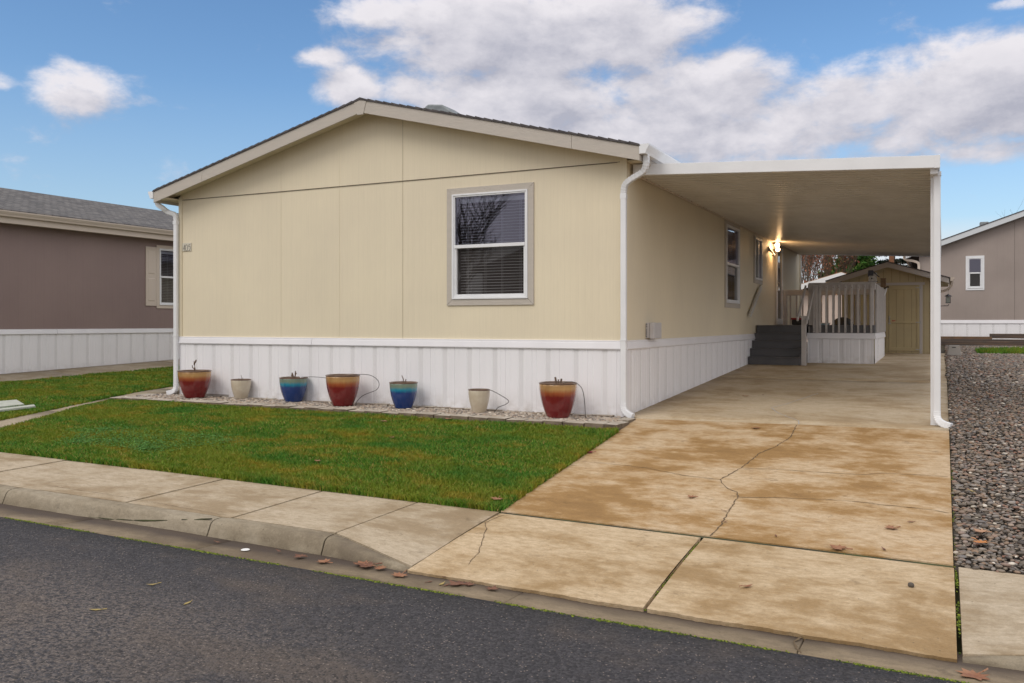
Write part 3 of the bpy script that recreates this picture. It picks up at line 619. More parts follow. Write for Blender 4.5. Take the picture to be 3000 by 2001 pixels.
for (y0, y1, s, sub) in ((-4.37, -.5, .033, 2), (-.5, 5, .038, 1), (5, 18.3, .062, 1)):
    x, y = jit(3.86, 7.6, y0, y1, s); lim = 5.2+.10*(y+4.4); k = x < lim; x, y = x[k], y[k]
    parts.append(stones(x, y, Gv(x, y)+.002+.012*rng.random(len(x)), s*.56*(.62+.7*rng.random(len(x))**1.5), sub))
    if y0 < 0:
        k = rng.random(len(x)) < .16; parts.append(stones(x[k], y[k], Gv(x[k], y[k])+.022, s*.75*(.6+.6*rng.random(k.sum())), sub, .45))
tag(merge('gravel', parts, m_stone), 'grey and brown river stones covering the yard right of the driveway', 'gravel', kind='stuff')
mb = MB(); slab(mb, [(3.832,-4.38),(14,-4.38),(14,0),(3.832,0)], lambda x, y: G(x, y)-.012, .1, 8, 8); slab(mb, [(3.832,0),(14,0),(14,23),(3.832,23)], lambda x, y: G(x, y)-.012, .1, 8, 24)
tag(mb.build('gravel_bed', mat('gravel_soil', (.05,.042,.035), .95, c2=(.09,.075,.06), scale=12), smooth=True), 'dark soil under the river stones', 'soil', kind='structure')
# patch of weeds in gravel
n = 5000; x = 4.55+2.2*rng.random(n); y = 14.6+3.4*rng.random(n)*(.4+.6*(x-4.5)/2.3)-.4; z = Gv(x, y)+.02; h = .05+.07*rng.random(n); a = rng.random(n)*6.28; w = .01
V = np.empty((n, 3, 3)); V[:, 0] = np.stack([x+w*np.cos(a), y+w*np.sin(a), z], 1); V[:, 1] = np.stack([x-w*np.cos(a), y-w*np.sin(a), z], 1); V[:, 2] = np.stack([x+.05*(rng.random(n)-.5), y+.05*(rng.random(n)-.5), z+h], 1)
tag(np_mesh('weeds', V.reshape(-1, 3), np.arange(n*3).reshape(-1, 3), m_grass, rnd=np.repeat(rng.random(n)*.7, 3)), 'thin green weeds growing through the far gravel', 'weeds', kind='stuff')
x, y = jit(-8.55, .12, -.78, -.02, .036); tag(merge('bed_pebbles', [stones(x, y, Gv(x, y*0)-.022+.012*rng.random(len(x)), (.021*(.55+.8*rng.random(len(x)))), 2, .6)], m_pebble), 'pale tan pebbles filling the narrow bed around the pots', 'pebbles', kind='stuff')
mb = MB(); mb.box(-8.68, .19, -.86, -.005, -.2, -.024); tag(mb.build('bed_soil', m_earth), 'dark soil of the narrow pot bed', 'soil', kind='structure')
# moss along asphalt edge and joints
def moss_line(a, b, n, w, zf): t = rng.random(n); return a[0]+(b[0]-a[0])*t+(rng.random(n)-.5)*w, a[1]+(b[1]-a[1])*t+(rng.random(n)-.5)*w
xx = rng.uniform(-10, 5.4, 9000); keep = (np.sin(xx*3.7)+np.sin(xx*9.1+1)+1.3*rng.random(len(xx))*2) > 1.1; xx = xx[keep]
yy = YA-.006+.007*rng.standard_normal(len(xx)); zz = np.array([ZG(v) for v in xx])+.018
ps = [stones(xx, yy, zz, .0055*(.5+rng.random(len(xx))), 1, .8)]
for (a, b, n, zf) in (((2.121,-4.4),(2.121,-5.8),200, zap), ((3.841,-4.4),(3.841,-5.75),260, zap), ((2.121,-5.78),(2.125,-5.84),140, zap), ((3.84,-4.36),(3.84,-1.5),160, G), ((3.0,-4.382),(3.82,-4.382),60, G)):
    x, y = moss_line(a, b, n, .014, zf); k = np.sin(y*9+x*3)+rng.random(n)*2 > 1.1; x, y = x[k], y[k]
    ps.append(stones(x, y, np.array([zf(p, q) for p, q in zip(x, y)])-.012, .006*(.5+rng.random(len(x))), 1, .8))
tag(merge('moss', ps, m_moss), 'bright green moss along the asphalt edge and in joints', 'moss', kind='stuff')

# ------------------------------------------------------------------ building helpers
def front(y0): return lambda u, w, v: (u, y0-w, v)          # wall facing -Y: u along X, w outward
def sidep(x0): return lambda u, w, v: (x0+w, u, v)          # wall facing +X: u along Y
def wall_holes(mb, u0, u1, z0, z1, holes, w=0., top=None):
    us = sorted({u0, u1, *[h[0] for h in holes], *[h[1] for h in holes]})
    for a, b in zip(us[:-1], us[1:]):
        hs_ = sorted([h for h in holes if h[0] <= a+1e-6 and h[1] >= b-1e-6], key=lambda h: h[2]); z = z0
        for h in hs_: mb.poly([(a,w,z),(b,w,z),(b,w,h[2]),(a,w,h[2])]); z = h[3]
        mb.poly([(a,w,z),(b,w,z),(b,w,z1),(a,w,z1)])
def window(house, T, u0, u1, z0, z1, tw=.09, depth=.02, mtrim=None, mframe=None, blinds=True, screen=True, trimsides='LRTB', split=.5, proud=.014, vert=False):
    """u0..z1 = outer edge of the casing; frame sits inside it"""
    fw = .045; a0, a1, b0, b1 = u0+tw, u1-tw, z0+tw, z1-tw
    w = MB(T); o = depth+proud
    def ring(p0, p1, q0, q1, t, w0, w1):
        w.box(p0, p0+t, w0, w1, q0, q1); w.box(p1-t, p1, w0, w1, q0, q1); w.box(p0+t, p1-t, w0, w1, q0, q0+t); w.box(p0+t, p1-t, w0, w1, q1-t, q1)
    ring(a0, a1, b0, b1, fw*.55, -.07, o); ring(a0+fw*.55, a1-fw*.55, b0+fw*.55, b1-fw*.55, fw*.45, -.07, o-.010)
    zm = b0+(b1-b0)*split
    if vert:
        um = (a0+a1)/2; w.box(um-.02, um+.02, -.06, o-.006, b0+fw, b1-fw)
    else:
        w.box(a0+fw, a1-fw, -.06, o-.004, zm-.024, zm+.024); w.box(a0+fw, a0+fw+.022, -.05, o-.02, b0+fw, zm-.024); w.box(a1-fw-.022, a1-fw, -.05, o-.02, b0+fw, zm-.024); w.box(a0+fw+.022, a1-fw-.022, -.05, o-.02, b0+fw, b0+fw+.025)
    win = w.build('window', mframe or m_white, house, bevel=.003)
    mt = mtrim or m_trim; t = MB(T); i = .003
    for s_, pts in (('B', [(u0,z0),(u1,z0),(u1-tw-i,z0+tw-i),(u0+tw+i,z0+tw-i)]), ('T', [(u0,z1),(u0+tw,z1-tw),(u1-tw,z1-tw),(u1,z1)]), ('L', [(u0,z0+i),(u0+tw,z0+tw),(u0+tw,z1-tw),(u0,z1-i)]), ('R', [(u1,z0+i),(u1,z1-i),(u1-tw,z1-tw),(u1-tw,z0+tw)])):
        if s_ in trimsides:
            n = t._a([(p, .0, q) for p, q in pts]+[(p, depth, q) for p, q in pts])
            for f in ((0,1,2,3),(7,6,5,4),(0,4,5,1),(1,5,6,2),(2,6,7,3),(3,7,4,0)): t.f.append(tuple(n+q for q in f)); t.m.append(0)
    t.build('window_trim', mt, win, bevel=.002)
    if vert:
        MB(T).poly([(a0+fw,-.005,b0+fw),((a0+a1)/2-.02,-.005,b0+fw),((a0+a1)/2-.02,-.005,b1-fw),(a0+fw,-.005,b1-fw)]).build('pane', m_screen, win)
        MB(T).poly([((a0+a1)/2+.02,-.005,b0+fw),(a1-fw,-.005,b0+fw),(a1-fw,-.005,b1-fw),((a0+a1)/2+.02,-.005,b1-fw)]).build('pane', m_glass, win)
    else:
        MB(T).poly([(a0+fw,-.005,zm+.024),(a1-fw,-.005,zm+.024),(a1-fw,-.005,b1-fw),(a0+fw,-.005,b1-fw)]).build('pane', m_glass, win)
        MB(T).poly([(a0+fw+.022,-.02,b0+fw+.025),(a1-fw-.022,-.02,b0+fw+.025),(a1-fw-.022,-.02,zm-.024),(a0+fw+.022,-.02,zm-.024)]).build('pane', m_screen if screen else m_glass, win)
    if blinds:
        bl = MB(T); z = b1-fw-.075; bl.box(a0+fw+.03, a1-fw-.02, -.15, -.10, z, b1-fw-.012)
        st = .0415
        while z > b0+fw+.02:
            z -= st; bl.hexa([(a0+fw+.03,-.148,z-.001),(a1-fw-.02,-.148,z-.001),(a1-fw-.02,-.105,z-.009),(a0+fw+.03,-.105,z-.012),(a0+fw+.03,-.148,z+.0015),(a1-fw-.02,-.148,z+.0015),(a1-fw-.02,-.105,z-.0055),(a0+fw+.03,-.105,z-.0055)])
        for q in (.12, .38, .62, .88):
            uu = a0+fw+(a1-a0-2*fw)*q
            for e in (0, .022): bl.box(uu+e, uu+e+.0025, -.1035, -.1015, b0+fw+.02, b1-fw-.05)
        bl.build('blind', m_blind, win)
    # dark room behind the glass
    rm = MB(T); rm.poly([(a0,-.9,b0),(a1,-.9,b0),(a1,-.9,b1),(a0,-.9,b1)]); 
    return win
def skirting(house, T, u0, u1, ztop, zfun, name='skirting', pitch=.4147, phase=0., m=None):
    """ribbed vinyl panel with perforated vent strips; T maps (u, w, v)"""
    prof = [(0,.004,1),(.17,.004,0),(.20,.010,0),(.30,.010,0),(.31,.007,0),(.33,.007,0),(.34,.010,0),(.485,.010,0),(.50,.003,0),(.510,.003,0),(.525,.010,0),(.66,.010,0),(.67,.007,0),(.69,.007,0),(.70,.010,0),(.96,.010,0),(.99,.004,0)]
    pts = []; k = math.floor((u0-phase)/pitch)
    while phase+k*pitch < u1:
        for f, w, v in prof:
            u = phase+(k+f)*pitch
            if u0 < u < u1: pts.append((u, w, v))
        k += 1
    pts = [(u0, .012, 0)]+pts+[(u1, .012, 0)]
    mb = MB(T)
    for (a, wa, va), (b, wb, vb) in zip(pts[:-1], pts[1:]): mb.poly([(a,wa+.004,zfun(a)),(b,wb+.004,zfun(b)),(b,wb+.004,ztop),(a,wa+.004,ztop)], 1 if va else 0)
    return mb.build(name, [m or m_skirt, m_vent], house)
def ktrim(house, T, u0, u1, z0, z1, name='skirting_trim', breaks=(), thick=.035):
    mb = MB(T); us = [u0, *breaks, u1]
    for a, b in zip(us[:-1], us[1:]):
        a2, b2 = (a+.004 if a != u0 else a), (b-.004 if b != u1 else b); h = z1-z0
        pr = [(.0,z0),(thick,z0),(thick+.006,z0+h*.10),(thick*.8,z0+h*.74),(thick*.62,z0+h*.77),(thick*.62,z0+h*.97),(thick*.5,z1),(.0,z1)]
        n = mb._a([(a2, w, z) for w, z in pr]+[(b2, w, z) for w, z in pr]); k = len(pr)
        mb.f.append(tuple(n+i for i in range(k))); mb.f.append(tuple(n+k+i for i in reversed(range(k)))); mb.m += [0, 0]
        for i in range(k): j = (i+1) % k; mb.f.append((n+i, n+j, n+k+j, n+k+i)); mb.m.append(0)
    return mb.build(name, m_vinyl, house)
def smooth_path(pts, n=6):
    P_ = [Vector(p) for p in pts]; out = []
    for i in range(len(P_)-1):
        p0, p1, p2, p3 = P_[max(i-1,0)], P_[i], P_[i+1], P_[min(i+2,len(P_)-1)]
        for q in range(n):
            t = q/n; out.append(.5*((2*p1)+(-p0+p2)*t+(2*p0-5*p1+4*p2-p3)*t*t+(-p0+3*p1-3*p2+p3)*t**3))
    out.append(P_[-1]); return out
def rsec(w, d, c=.01): w /= 2; d /= 2; return [(-w+c,-d),(w-c,-d),(w,-d+c),(w,d-c),(w-c,d),(-w+c,d),(-w,d-c),(-w,-d+c)]
def pipe(mb, pts, w, d, crimp=False, n=7, up=(0,-1,0)):
    path = smooth_path(pts, n) if crimp else [Vector(p) for p in pts]
    secs = []
    for i in range(len(path)):
        k = 1+(.07 if i % 2 else -.02) if crimp else 1; secs.append(rsec(w*k, d*k, .009))
    mb.sweep(path, secs, up=up)
    return mb
def gutter_y(parent, x0, z1, y0, y1, sgn=1, w=.115, h=.12, m=None):
    """K-style gutter running along Y, back at x0, open top at z1"""
    pr = [(0,z1),(0,z1-h),(sgn*w*.62,z1-h),(sgn*w*.70,z1-h*.72),(sgn*w*.80,z1-h*.55),(sgn*w,z1-h*.18),(sgn*w,z1),(sgn*(w-.018),z1)]
    mb = MB()
    n = mb._a([(x0+a, y0, z) for a, z in pr]+[(x0+a, y1, z) for a, z in pr]); k = len(pr)
    for i in range(k-1): mb.f.append((n+i, n+i+1, n+k+i+1, n+k+i)); mb.m.append(0)
    for e in (0, k): mb.f.append(tuple(n+e+i for i in range(k-1))); mb.m.append(0)
    return mb.build('gutter', m or m_white, parent, solid=.003)

# ------------------------------------------------------------------ the cream home
W0, XR, YB = -8.14, -4.07, 15.68; ZE, ZR = 3.50, 4.585; OX = .29
home = empty('mobile_home', (W0/2, 0, 0), 'cream single storey mobile home numbered 405 with white skirting, centre of the photo', 'mobile home')
SLOPE = (ZR-ZE)/(OX-XR)
def zroof(x): return ZR-SLOPE*abs(x-XR)
win_f = (-2.742, -1.341, 1.488, 3.195)
win1 = (5.795, 7.161, 1.538, 3.243); win2 = (8.657, 9.653, 2.125, 3.253); door = (11.373, 12.472, 1.19, 3.27)
mb = MB(front(0)); hl = [(win_f[0]+.08, win_f[1]-.08, win_f[2]+.08, win_f[3]-.08)]
wall_holes(mb, W0, 0, .90, 3.372, hl)
mb.poly([(W0,0,3.377),(0,0,3.377),(0,0,zroof(0)-.05),(XR,0,ZR-.05),(W0,0,zroof(W0)-.05)])
MBs = mb
sm = MB(sidep(0)); h1 = [(w[0]+.08, w[1]-.08, w[2]+.08, w[3]-.08) for w in (win1, win2)]+[(door[0]+.10, door[1]-.10, 1.19, door[3]-.1)]
wall_holes(sm, 0, YB, .90, 3.45, h1); sm.poly([(0,W0,.9),(YB,W0,.9),(YB,W0,3.45),(0,W0,3.45)])
bk = MB(); bk.poly([(W0,YB,0),(0,YB,0),(0,YB,zroof(0)-.05),(XR,YB,ZR-.05),(W0,YB,zroof(W0)-.05)]); bk.poly([(W0,0,1.0),(0,0,1.0),(0,YB,1.0),(W0,YB,1.0)])
for o_ in (sm, bk):
    n = len(MBs.v); MBs.v += o_.v; MBs.f += [tuple(i+n for i in f) for f in o_.f]; MBs.m += o_.m
MBs.build('wall', m_siding, home)
# inner partition, seen through the glass
mb = MB(); mb.box(-7.9, -.1, 3.0, 3.05, 1.003, 3.4); mb.box(-2.6, -2.5, .3, 2.9, 1.003, 3.4); mb.poly([(-2.0,2.6,1.01),(-1.0,2.6,1.01),(-1.0,2.9,1.6),(-2.0,2.9,1.6)]); mb.box(-1.6,-1.55,5.2,12,1.003,3.4); mb.v = mb.v; mb.build('interior_wall', m_room, home)
# panel seams: battens proud of the sheet
mb = MB(front(0))
mb.box(W0+.06, -.12, .001, .012, 3.366, 3.372); mb.build('siding_seam', m_siding_gap, home)
mb = MB(front(0))
mb.box(-3.523, -3.519, .0, .0035, 1.0, 3.366); mb.box(-3.523, -3.519, .0, .0035, 3.378, zroof(-3.52)-.14)
mb.build('siding_seam', mat('seam_shade', (.38, .32, .22), .8), home)
mb = MB(front(0)); mb.box(-4.70, -4.697, .0, .003, 1.0, 3.366); mb.box(-5.88, -5.877, .0, .003, 1.0, 3.366); mb.box(-4.70, -4.697, 0, .003, 3.378, zroof(-4.7)-.16); mb.box(-5.88, -5.877, 0, .003, 3.378, zroof(-5.9)-.16); mb.build('siding_seam', mat('seam_faint', (.64, .56, .41), .8), home)
# corner boards
mb = MB(); mb.box(W0-.018, W0+.055, -.020, -.001, 1.0, 3.42); mb.box(-.075, .020, -.020, -.001, 1.0, 3.5); mb.box(.001, .020, -.001, .085, 1.0, 3.36); mb.box(.001, .018, YB-.08, YB, .9, 3.3); mb.each('corner_board', m_siding, home, bevel=.002)
mb = MB(); mb.box(.018, .03, YB-.05, YB+.02, .9, 3.24); mb.build('corner_board', m_white, home)
# roof with stepped courses, fascia, soffit
def rakeprof(side):
    n = 31; pts = []; L = (OX-XR) if side > 0 else (XR-(W0-OX))
    for i in range(n):
        for t, dz in ((i/n, .034), ((i+.97)/n, .046)):
            d = L*(1-t); pts.append((XR+side*d, ZR-SLOPE*d+dz-.012))
    top = pts+[(XR, ZR+.035)]
    return [(XR+side*(L+.015), ZE-.006)]+top+[(XR, ZR-.002)]
mb = MB()
for sd_ in (1, -1):
    pr = rakeprof(sd_); mb.prism(pr, -.335, YB+.3, 'y')
mb.build('roof', m_shingle_dark, home)
FH = .19
mb = MB()
def fboard(x0, x1, ea=0, eb=0):
    a, b = min(x0, x1), max(x0, x1); mb.prism([(a, zroof(a)-.004), (b, zroof(b)-.004), (b+eb, zroof(b+eb)-FH), (a+ea, zroof(a+ea)-FH)], -.318, -.290, 'y')
fboard(W0-OX, -7.30); fboard(-7.296, XR-.116, 0, .057); fboard(XR+.116, -.65, -.057, 0); fboard(-.646, OX)
mb.build('rake_board', m_trim, home, bevel=.002)
mb = MB(); mb.prism([(XR-.113, zroof(XR-.113)-.004), (XR-.02, ZR-.008), (XR+.02, ZR-.008), (XR+.113, zroof(XR+.113)-.004), (XR+.055, zroof(XR)-.225), (XR-.055, zroof(XR)-.225)], -.326, -.291, 'y'); mb.build('ridge_block', m_trim, home, bevel=.002)
mb = MB()
for a, b in ((W0-OX+.01, XR), (XR, OX-.01)): mb.prism([(a, zroof(a)-.10), (b, zroof(b)-.10), (b, zroof(b)-.115), (a, zroof(a)-.115)], -.29, -.002, 'y')
mb.prism([(W0-OX+.02, ZE-.115), (W0-.001, ZE-.115), (W0-.001, ZE-.13), (W0-OX+.02, ZE-.13)], -.288, YB+.25, 'y'); mb.prism([(.001, ZE-.115), (OX-.02, ZE-.115), (OX-.02, ZE-.13), (.001, ZE-.13)], .0, YB+.25, 'y')
mb.build('soffit', m_siding, home)
mb = MB(); mb.box(OX-.022, OX, -.288, YB+.3, ZE-.185, ZE-.015); mb.box(W0-OX, W0-OX+.022, -.288, YB+.3, ZE-.185, ZE-.015); mb.each('fascia_board', m_trim, home)
gutter_y(home, OX+.002, ZE+.015, -.33, YB+.3, 1, .125, .12); gutter_y(home, W0-OX-.002, ZE+.005, -.33, YB+.3, -1, .115, .12)
# downspouts
def downspout(top, mid, base_z, foot, name='downspout'):
    mb = MB(); pipe(mb, top, .075, .06, True, 6)
    pipe(mb, [mid, (mid[0], mid[1], base_z)], .078, .058); pipe(mb, foot, .08, .062, True, 5)
    mb.box(mid[0]-.044, mid[0]+.044, mid[1]-.034, mid[1]+.034, 1.0, 1.012); mb.box(mid[0]-.041, mid[0]+.041, mid[1]-.032, mid[1]+.032, mid[2]-.05, mid[2]+.012)
    return mb.build(name, m_white, home, bevel=.0)
downspout([(OX+.05,-.20,ZE-.10),(OX+.05,-.20,ZE-.22),(OX+.0,-.17,ZE-.31),(.12,-.12,ZE-.385),(.02,-.085,ZE-.45),(-.01,-.062,ZE-.55),(-.01,-.062,ZE-.60)], (-.01,-.062,ZE-.58), .16, [(-.01,-.062,.18),(-.01,-.062,.13),(.015,-.075,.07),(.07,-.10,.035),(.14,-.13,.01)])
downspout([(W0-OX-.04,-.20,ZE-.09),(W0-OX-.03,-.20,ZE-.20),(W0-OX+.06,-.17,ZE-.27),(W0-.18,-.11,ZE-.33),(W0-.055,-.075,ZE-.38),(W0-.035,-.062,ZE-.46),(W0-.035,-.062,ZE-.52)], (W0-.035,-.062,ZE-.50), .14, [(W0-.035,-.062,.18),(W0-.035,-.062,.12),(W0-.05,-.08,.06),(W0-.10,-.10,.03),(W0-.17,-.13,.015)])
# windows and door
wf = window(home, front(0), *win_f); w1 = window(home, sidep(0), *win1); w2 = window(home, sidep(0), *win2, vert=True, blinds=False)
T = sidep(0); d0, d1, dz0, dz1 = door; mb = MB(T); mb.box(d0, d0+.10, 0, .022, dz0, dz1); mb.box(d1-.10, d1, 0, .022, dz0, dz1); mb.box(d0+.1, d1-.1, 0, .022, dz1-.1, dz1)
dr = MB(T); dr.box(d0+.11, d0+.21, -.02, .045, dz0+.01, dz1-.11); dr.box(d1-.21, d1-.11, -.02, .045, dz0+.01, dz1-.11); dr.box(d0+.21, d1-.21, -.02, .045, dz1-.22, dz1-.11); dr.box(d0+.21, d1-.21, -.02, .045, dz0+.01, dz0+.16)
dro = dr.build('door', m_white, home, bevel=.003); mb.build('door_trim', m_trim_v, dro, bevel=.002)
MB(T).poly([(d0+.21,.01,dz0+.16),(d1-.21,.01,dz0+.16),(d1-.21,.01,dz1-.22),(d0+.21,.01,dz1-.22)]).build('pane', m_dglass, dro)
MB(T).box(d0+.1, d1-.1, -.05, -.04, dz0, dz1-.1).build('inner_door', m_black, dro)
hd = MB(T); hd.box(d0+.135, d0+.165, .045, .06, 2.02, 2.32); hd.tube([(d0+.15,.055,2.1),(d0+.15,.095,2.13),(d0+.15,.095,2.24),(d0+.15,.055,2.27)], .01); hd.box(d0+.2,d0+.5,.046,.06,2.145,2.16); hd.build('handle', m_steel, dro, smooth=False)
# skirting and trim
skirting(home, front(0), W0, 0, .90, lambda u: -.04, phase=-.3285)
skirting(home, sidep(0), 0, 8.9, .90, lambda u: G(1, u)-.02, phase=.15, pitch=.4147)
skirting(home, lambda u, w, v: (W0-w, u, v), 0, YB, .90, lambda u: -.04)
ktrim(home, front(0), W0-.03, .03, .878, 1.0, breaks=(-5.226,)); ktrim(home, sidep(0), -.03, YB, .878, 1.0)
ktrim(home, lambda u, w, v: (W0-w, u, v), -.03, YB, .878, 1.0)
mb = MB(); mb.box(.001, .022, -.022, .06, .0, .88); mb.box(-.06, .001, -.022, -.001, -.02, .88); mb.each('corner_post', m_vinyl, home)
mb = MB(); mb.box(-7.9, -7.0, -.0215, -.019, -.02, .03); mb.build('skirting_base', m_grey, home)
# number plaque
T = front(0); mb = MB(T); mb.box(-8.073, -7.866, .001, .014, 2.482, 2.622); pl = mb.build('number_plaque', m_paper, home, bevel=.002)
def stroke(mb, pts, r, w0=.0148): mb.sweep([(p[0], w0, p[1]) for p in pts], [[(-q,-.0012),(q,-.0012),(q,.0012),(-q,.0012)] for q in (r if isinstance(r, list) else [r]*len(pts))], up=(0,1,0))
def dig(x): return x
mb = MB(T); ux, uz, sc = -8.073, 2.622, .207/650.
def gp(x, y): return (ux+(x-690)*sc*.98+.006, uz-(y-575)*sc*.86+.0)
for pts, r in (([(855,690),(800,830),(735,955)], 0.0023), ([(735,955),(800,950),(890,910)], 0.0023), ([(855,690),(850,900),(820,1110)], 0.0026),
               ([(990+90*math.sin(a), 885-195*math.cos(a)) for a in [i*math.pi/10 for i in range(21)]], 0.0030),
               ([(1275,655),(1220,690),(1160,700)], 0.0026), ([(1160,700),(1150,820)], 0.0024), ([(1150,820),(1210,780),(1265,810),(1285,890),(1265,980),(1215,1050),(1150,1065)], 0.0030)):
    stroke(mb, [gp(*p) for p in pts], r)
mb.build('number', m_black, pl)
# meter box on the side wall
T = sidep(0); mb = MB(T); mb.box(.85, 1.13, .0, .055, 1.02, 1.235); mt = mb.build('meter_box', m_pad, home, bevel=.006)
MB(T).box(.84, 1.20, .058, .13, 1.01, 1.24).build('cover', m_pad, mt, bevel=.012)
mb = MB(T); [mb.box(.846, .8495, .006, .022, z, z+.012) for z in (1.04,1.07,1.10,1.13,1.18,1.21)]; mb.each('knockout', m_black, mt)
# dryer cap / speaker bracket by the small window, handrail on the wall
mb = MB(); mb.hexa([(.0,10.42,2.98),(.0,10.55,2.98),(.16,10.55,2.86),(.16,10.42,2.86),(.0,10.42,3.08),(.0,10.55,3.08),(.02,10.55,3.08),(.02,10.42,3.08)]); mb.box(.08,.17,10.41,10.56,2.845,2.862); mb.build('wall_vent', m_steel, home)
mb = MB(); a, b = Vector((.06, 7.95, 1.40)), Vector((.06, 9.2, 2.06)); mb.sweep([a, b], [rsec(.045, .10, .004)]*2); 
hr = mb.build('handrail', m_paint_w, home); mb = MB(); [mb.box(.0, .045, y, y+.04, z, z+.07) for y, z in ((8.2,1.46),(8.95,1.84))]; mb.each('bracket', m_steel, hr)
# porch floodlight with two lit heads
mb = MB(); mb.box(.001, .03, 10.98, 11.10, 3.06, 3.18); fl = mb.build('floodlight', m_white, home, bevel=.004)
def head(c, d, r=.058):
    d = Vector(d).normalized(); c = Vector(c); sh = MB(); q = Vector((0,0,1)).rotation_difference(d)
    def pt(rr, zz, k=20): return [tuple(c+q@Vector((rr*math.cos(2*math.pi*j/k), rr*math.sin(2*math.pi*j/k), zz))) for j in range(k)]
    rings = [(.02,-.11),(.035,-.10),(.045,-.05),(r,0)]; base = None
    for i, (rr, zz) in enumerate(rings):
        n = sh._a(pt(rr, zz))
        if i:
            for j in range(20): w = (j+1) % 20; sh.f.append((n-20+j, n-20+w, n+w, n+j)); sh.m.append(0)
    sh.build('lamp_head', m_white, fl, smooth=True)
    ln = MB(); rings = [(r*.96,-.004),(r*.8,.012),(r*.45,.020),(.002,.023)]
    for i, (rr, zz) in enumerate(rings):
        n = ln._a(pt(rr, zz))
        if i:
            for j in range(20): w = (j+1) % 20; ln.f.append((n-20+j, n-20+w, n+w, n+j)); ln.m.append(0)
    ln.build('lens', m_bulb, fl, smooth=True)
    L = bpy.data.lights.new('lamp_light', 'POINT'); L.energy = 3.6; L.color = (1, .60, .28); L.shadow_soft_size = .05; lo = bpy.data.objects.new('lamp_light', L); col.objects.link(lo); lo.location = c+d*.09; 
head((.135, 10.93, 3.145), (.30, -1, -.05)); head((.15, 10.93, 3.03), (.25, -.55, -.8), .055)
mb = MB(); mb.tube([(.02,11.04,3.12),(.10,11.03,3.14)], .012); mb.tube([(.02,11.04,3.1),(.11,11.02,3.07)], .012); mb.build('lamp_arm', m_white, fl)
# roof vent
mb = MB(); vz = zroof(-3.40)+.185
mb.prism([(-3.40, zroof(-3.40)), (-2.86, zroof(-2.86)), (-2.86, zroof(-2.86)+.13), (-3.10, vz-.03), (-3.34, vz), (-3.40, vz-.03)], .42, .85, 'y')
rv = mb.build('roof_vent', m_galv, home, bevel=.02)

# ------------------------------------------------------------------ carport
cp = empty('carport', (1.9, .2, 0), 'white metal lean-to carport with ribbed ceiling, beside the cream home', 'carport')
CY0, CY1, CX1 = .18, 15.1, 3.73
def zc(x): return 3.262-.0523*x          # underside of the panels
mb = MB(); pitch = .2032; y = CY0+.06; pr = []
while y < CY1-.1:
    pr += [(y, .012), (y+.050, .012), (y+.054, .006), (y+.060, .006), (y+.064, .012), (y+.125, .012), (y+.132, -.026), (y+.172, -.026), (y+.178, .012)]; y += pitch
nx = 2; n0 = mb._a([(x, yy, zc(x)+h) for x in (.03, CX1-.10) for yy, h in pr]); k = len(pr)
for i in range(k-1): mb.f.append((n0+i, n0+i+1, n0+k+i+1, n0+k+i)); mb.m.append(0)
mb.build('ceiling_panels', m_ceil, cp)
mb = MB(); mb.hexa([(.02,CY0+.05,zc(0)+.035),(CX1-.02,CY0+.05,zc(CX1)+.035),(CX1-.02,CY1-.02,zc(CX1)+.035),(.02,CY1-.02,zc(0)+.035),(.02,CY0+.05,zc(0)+.05),(CX1-.02,CY0+.05,zc(CX1)+.05),(CX1-.02,CY1-.02,zc(CX1)+.05),(.02,CY1-.02,zc(0)+.05)]); mb.build('roof_sheet', m_white, cp)
def chan(y0, y1, dz=0.):
    mb.hexa([(.04,y0,zc(.04)-.045+dz),(CX1,y0,zc(CX1)-.045+dz),(CX1,y1,zc(CX1)-.045+dz),(.04,y1,zc(.04)-.045+dz),(.04,y0,zc(.04)+.098),(CX1,y0,zc(CX1)+.098),(CX1,y1,zc(CX1)+.098),(.04,y1,zc(.04)+.098)])
mb = MB(); chan(CY0-.012, CY0); mb.hexa([(.04,CY0,zc(.04)-.045),(CX1,CY0,zc(CX1)-.045),(CX1,CY0+.055,zc(CX1)-.045),(.04,CY0+.055,zc(.04)-.045),(.04,CY0,zc(.04)-.041),(CX1,CY0,zc(CX1)-.041),(CX1,CY0+.055,zc(CX1)-.041),(.04,CY0+.055,zc(.04)-.041)])
mb.box(CX1-.055, CX1+.004, CY0-.0165, CY0-.012, zc(CX1)-.047, zc(CX1)+.102)
mb.build('front_fascia', m_white, cp, bevel=.002)
mb = MB(); chan(CY1, CY1+.02, 0); mb.build('rear_fascia', m_white, cp)
mb = MB(); mb.box(CX1-.10, CX1-.02, CY0+.06, CY1, zc(CX1)-.10, zc(CX1)-.004); mb.box(CX1-.018, CX1+.0, CY0, CY1, zc(CX1)-.047, zc(CX1)+.095); mb.build('side_beam', m_white, cp)
mb = MB(); mb.box(.022, .05, CY0+.06, CY1, zc(0)-.035, zc(0)-.002); mb.build('wall_ledger', m_beige, cp)
mb = MB(); 
for yy in (.46, 5.6, 10.4, 14.85): mb.box(3.645, 3.715, yy, yy+.07, G(3.7, yy)-.002, zc(CX1)-.1)
# one mesh per post
for yy in (.46, 5.6, 10.4, 14.85):
    MB().box(3.63, 3.705, yy, yy+.075, G(3.7, yy)-.002, zc(CX1)-.1).build('post', m_white, cp, bevel=.004)
mb = MB(); pipe(mb, [(3.70,.405,3.0),(3.70,.405,.17)], .078, .058); pipe(mb, [(3.70,.405,.19),(3.70,.40,.14),(3.72,.38,.085),(3.77,.34,.05),(3.85,.29,.03)], .08, .062, True, 5); mb.box(3.655, 3.745, .37, .44, 2.96, 3.01); mb.build('downspout', m_white, cp)

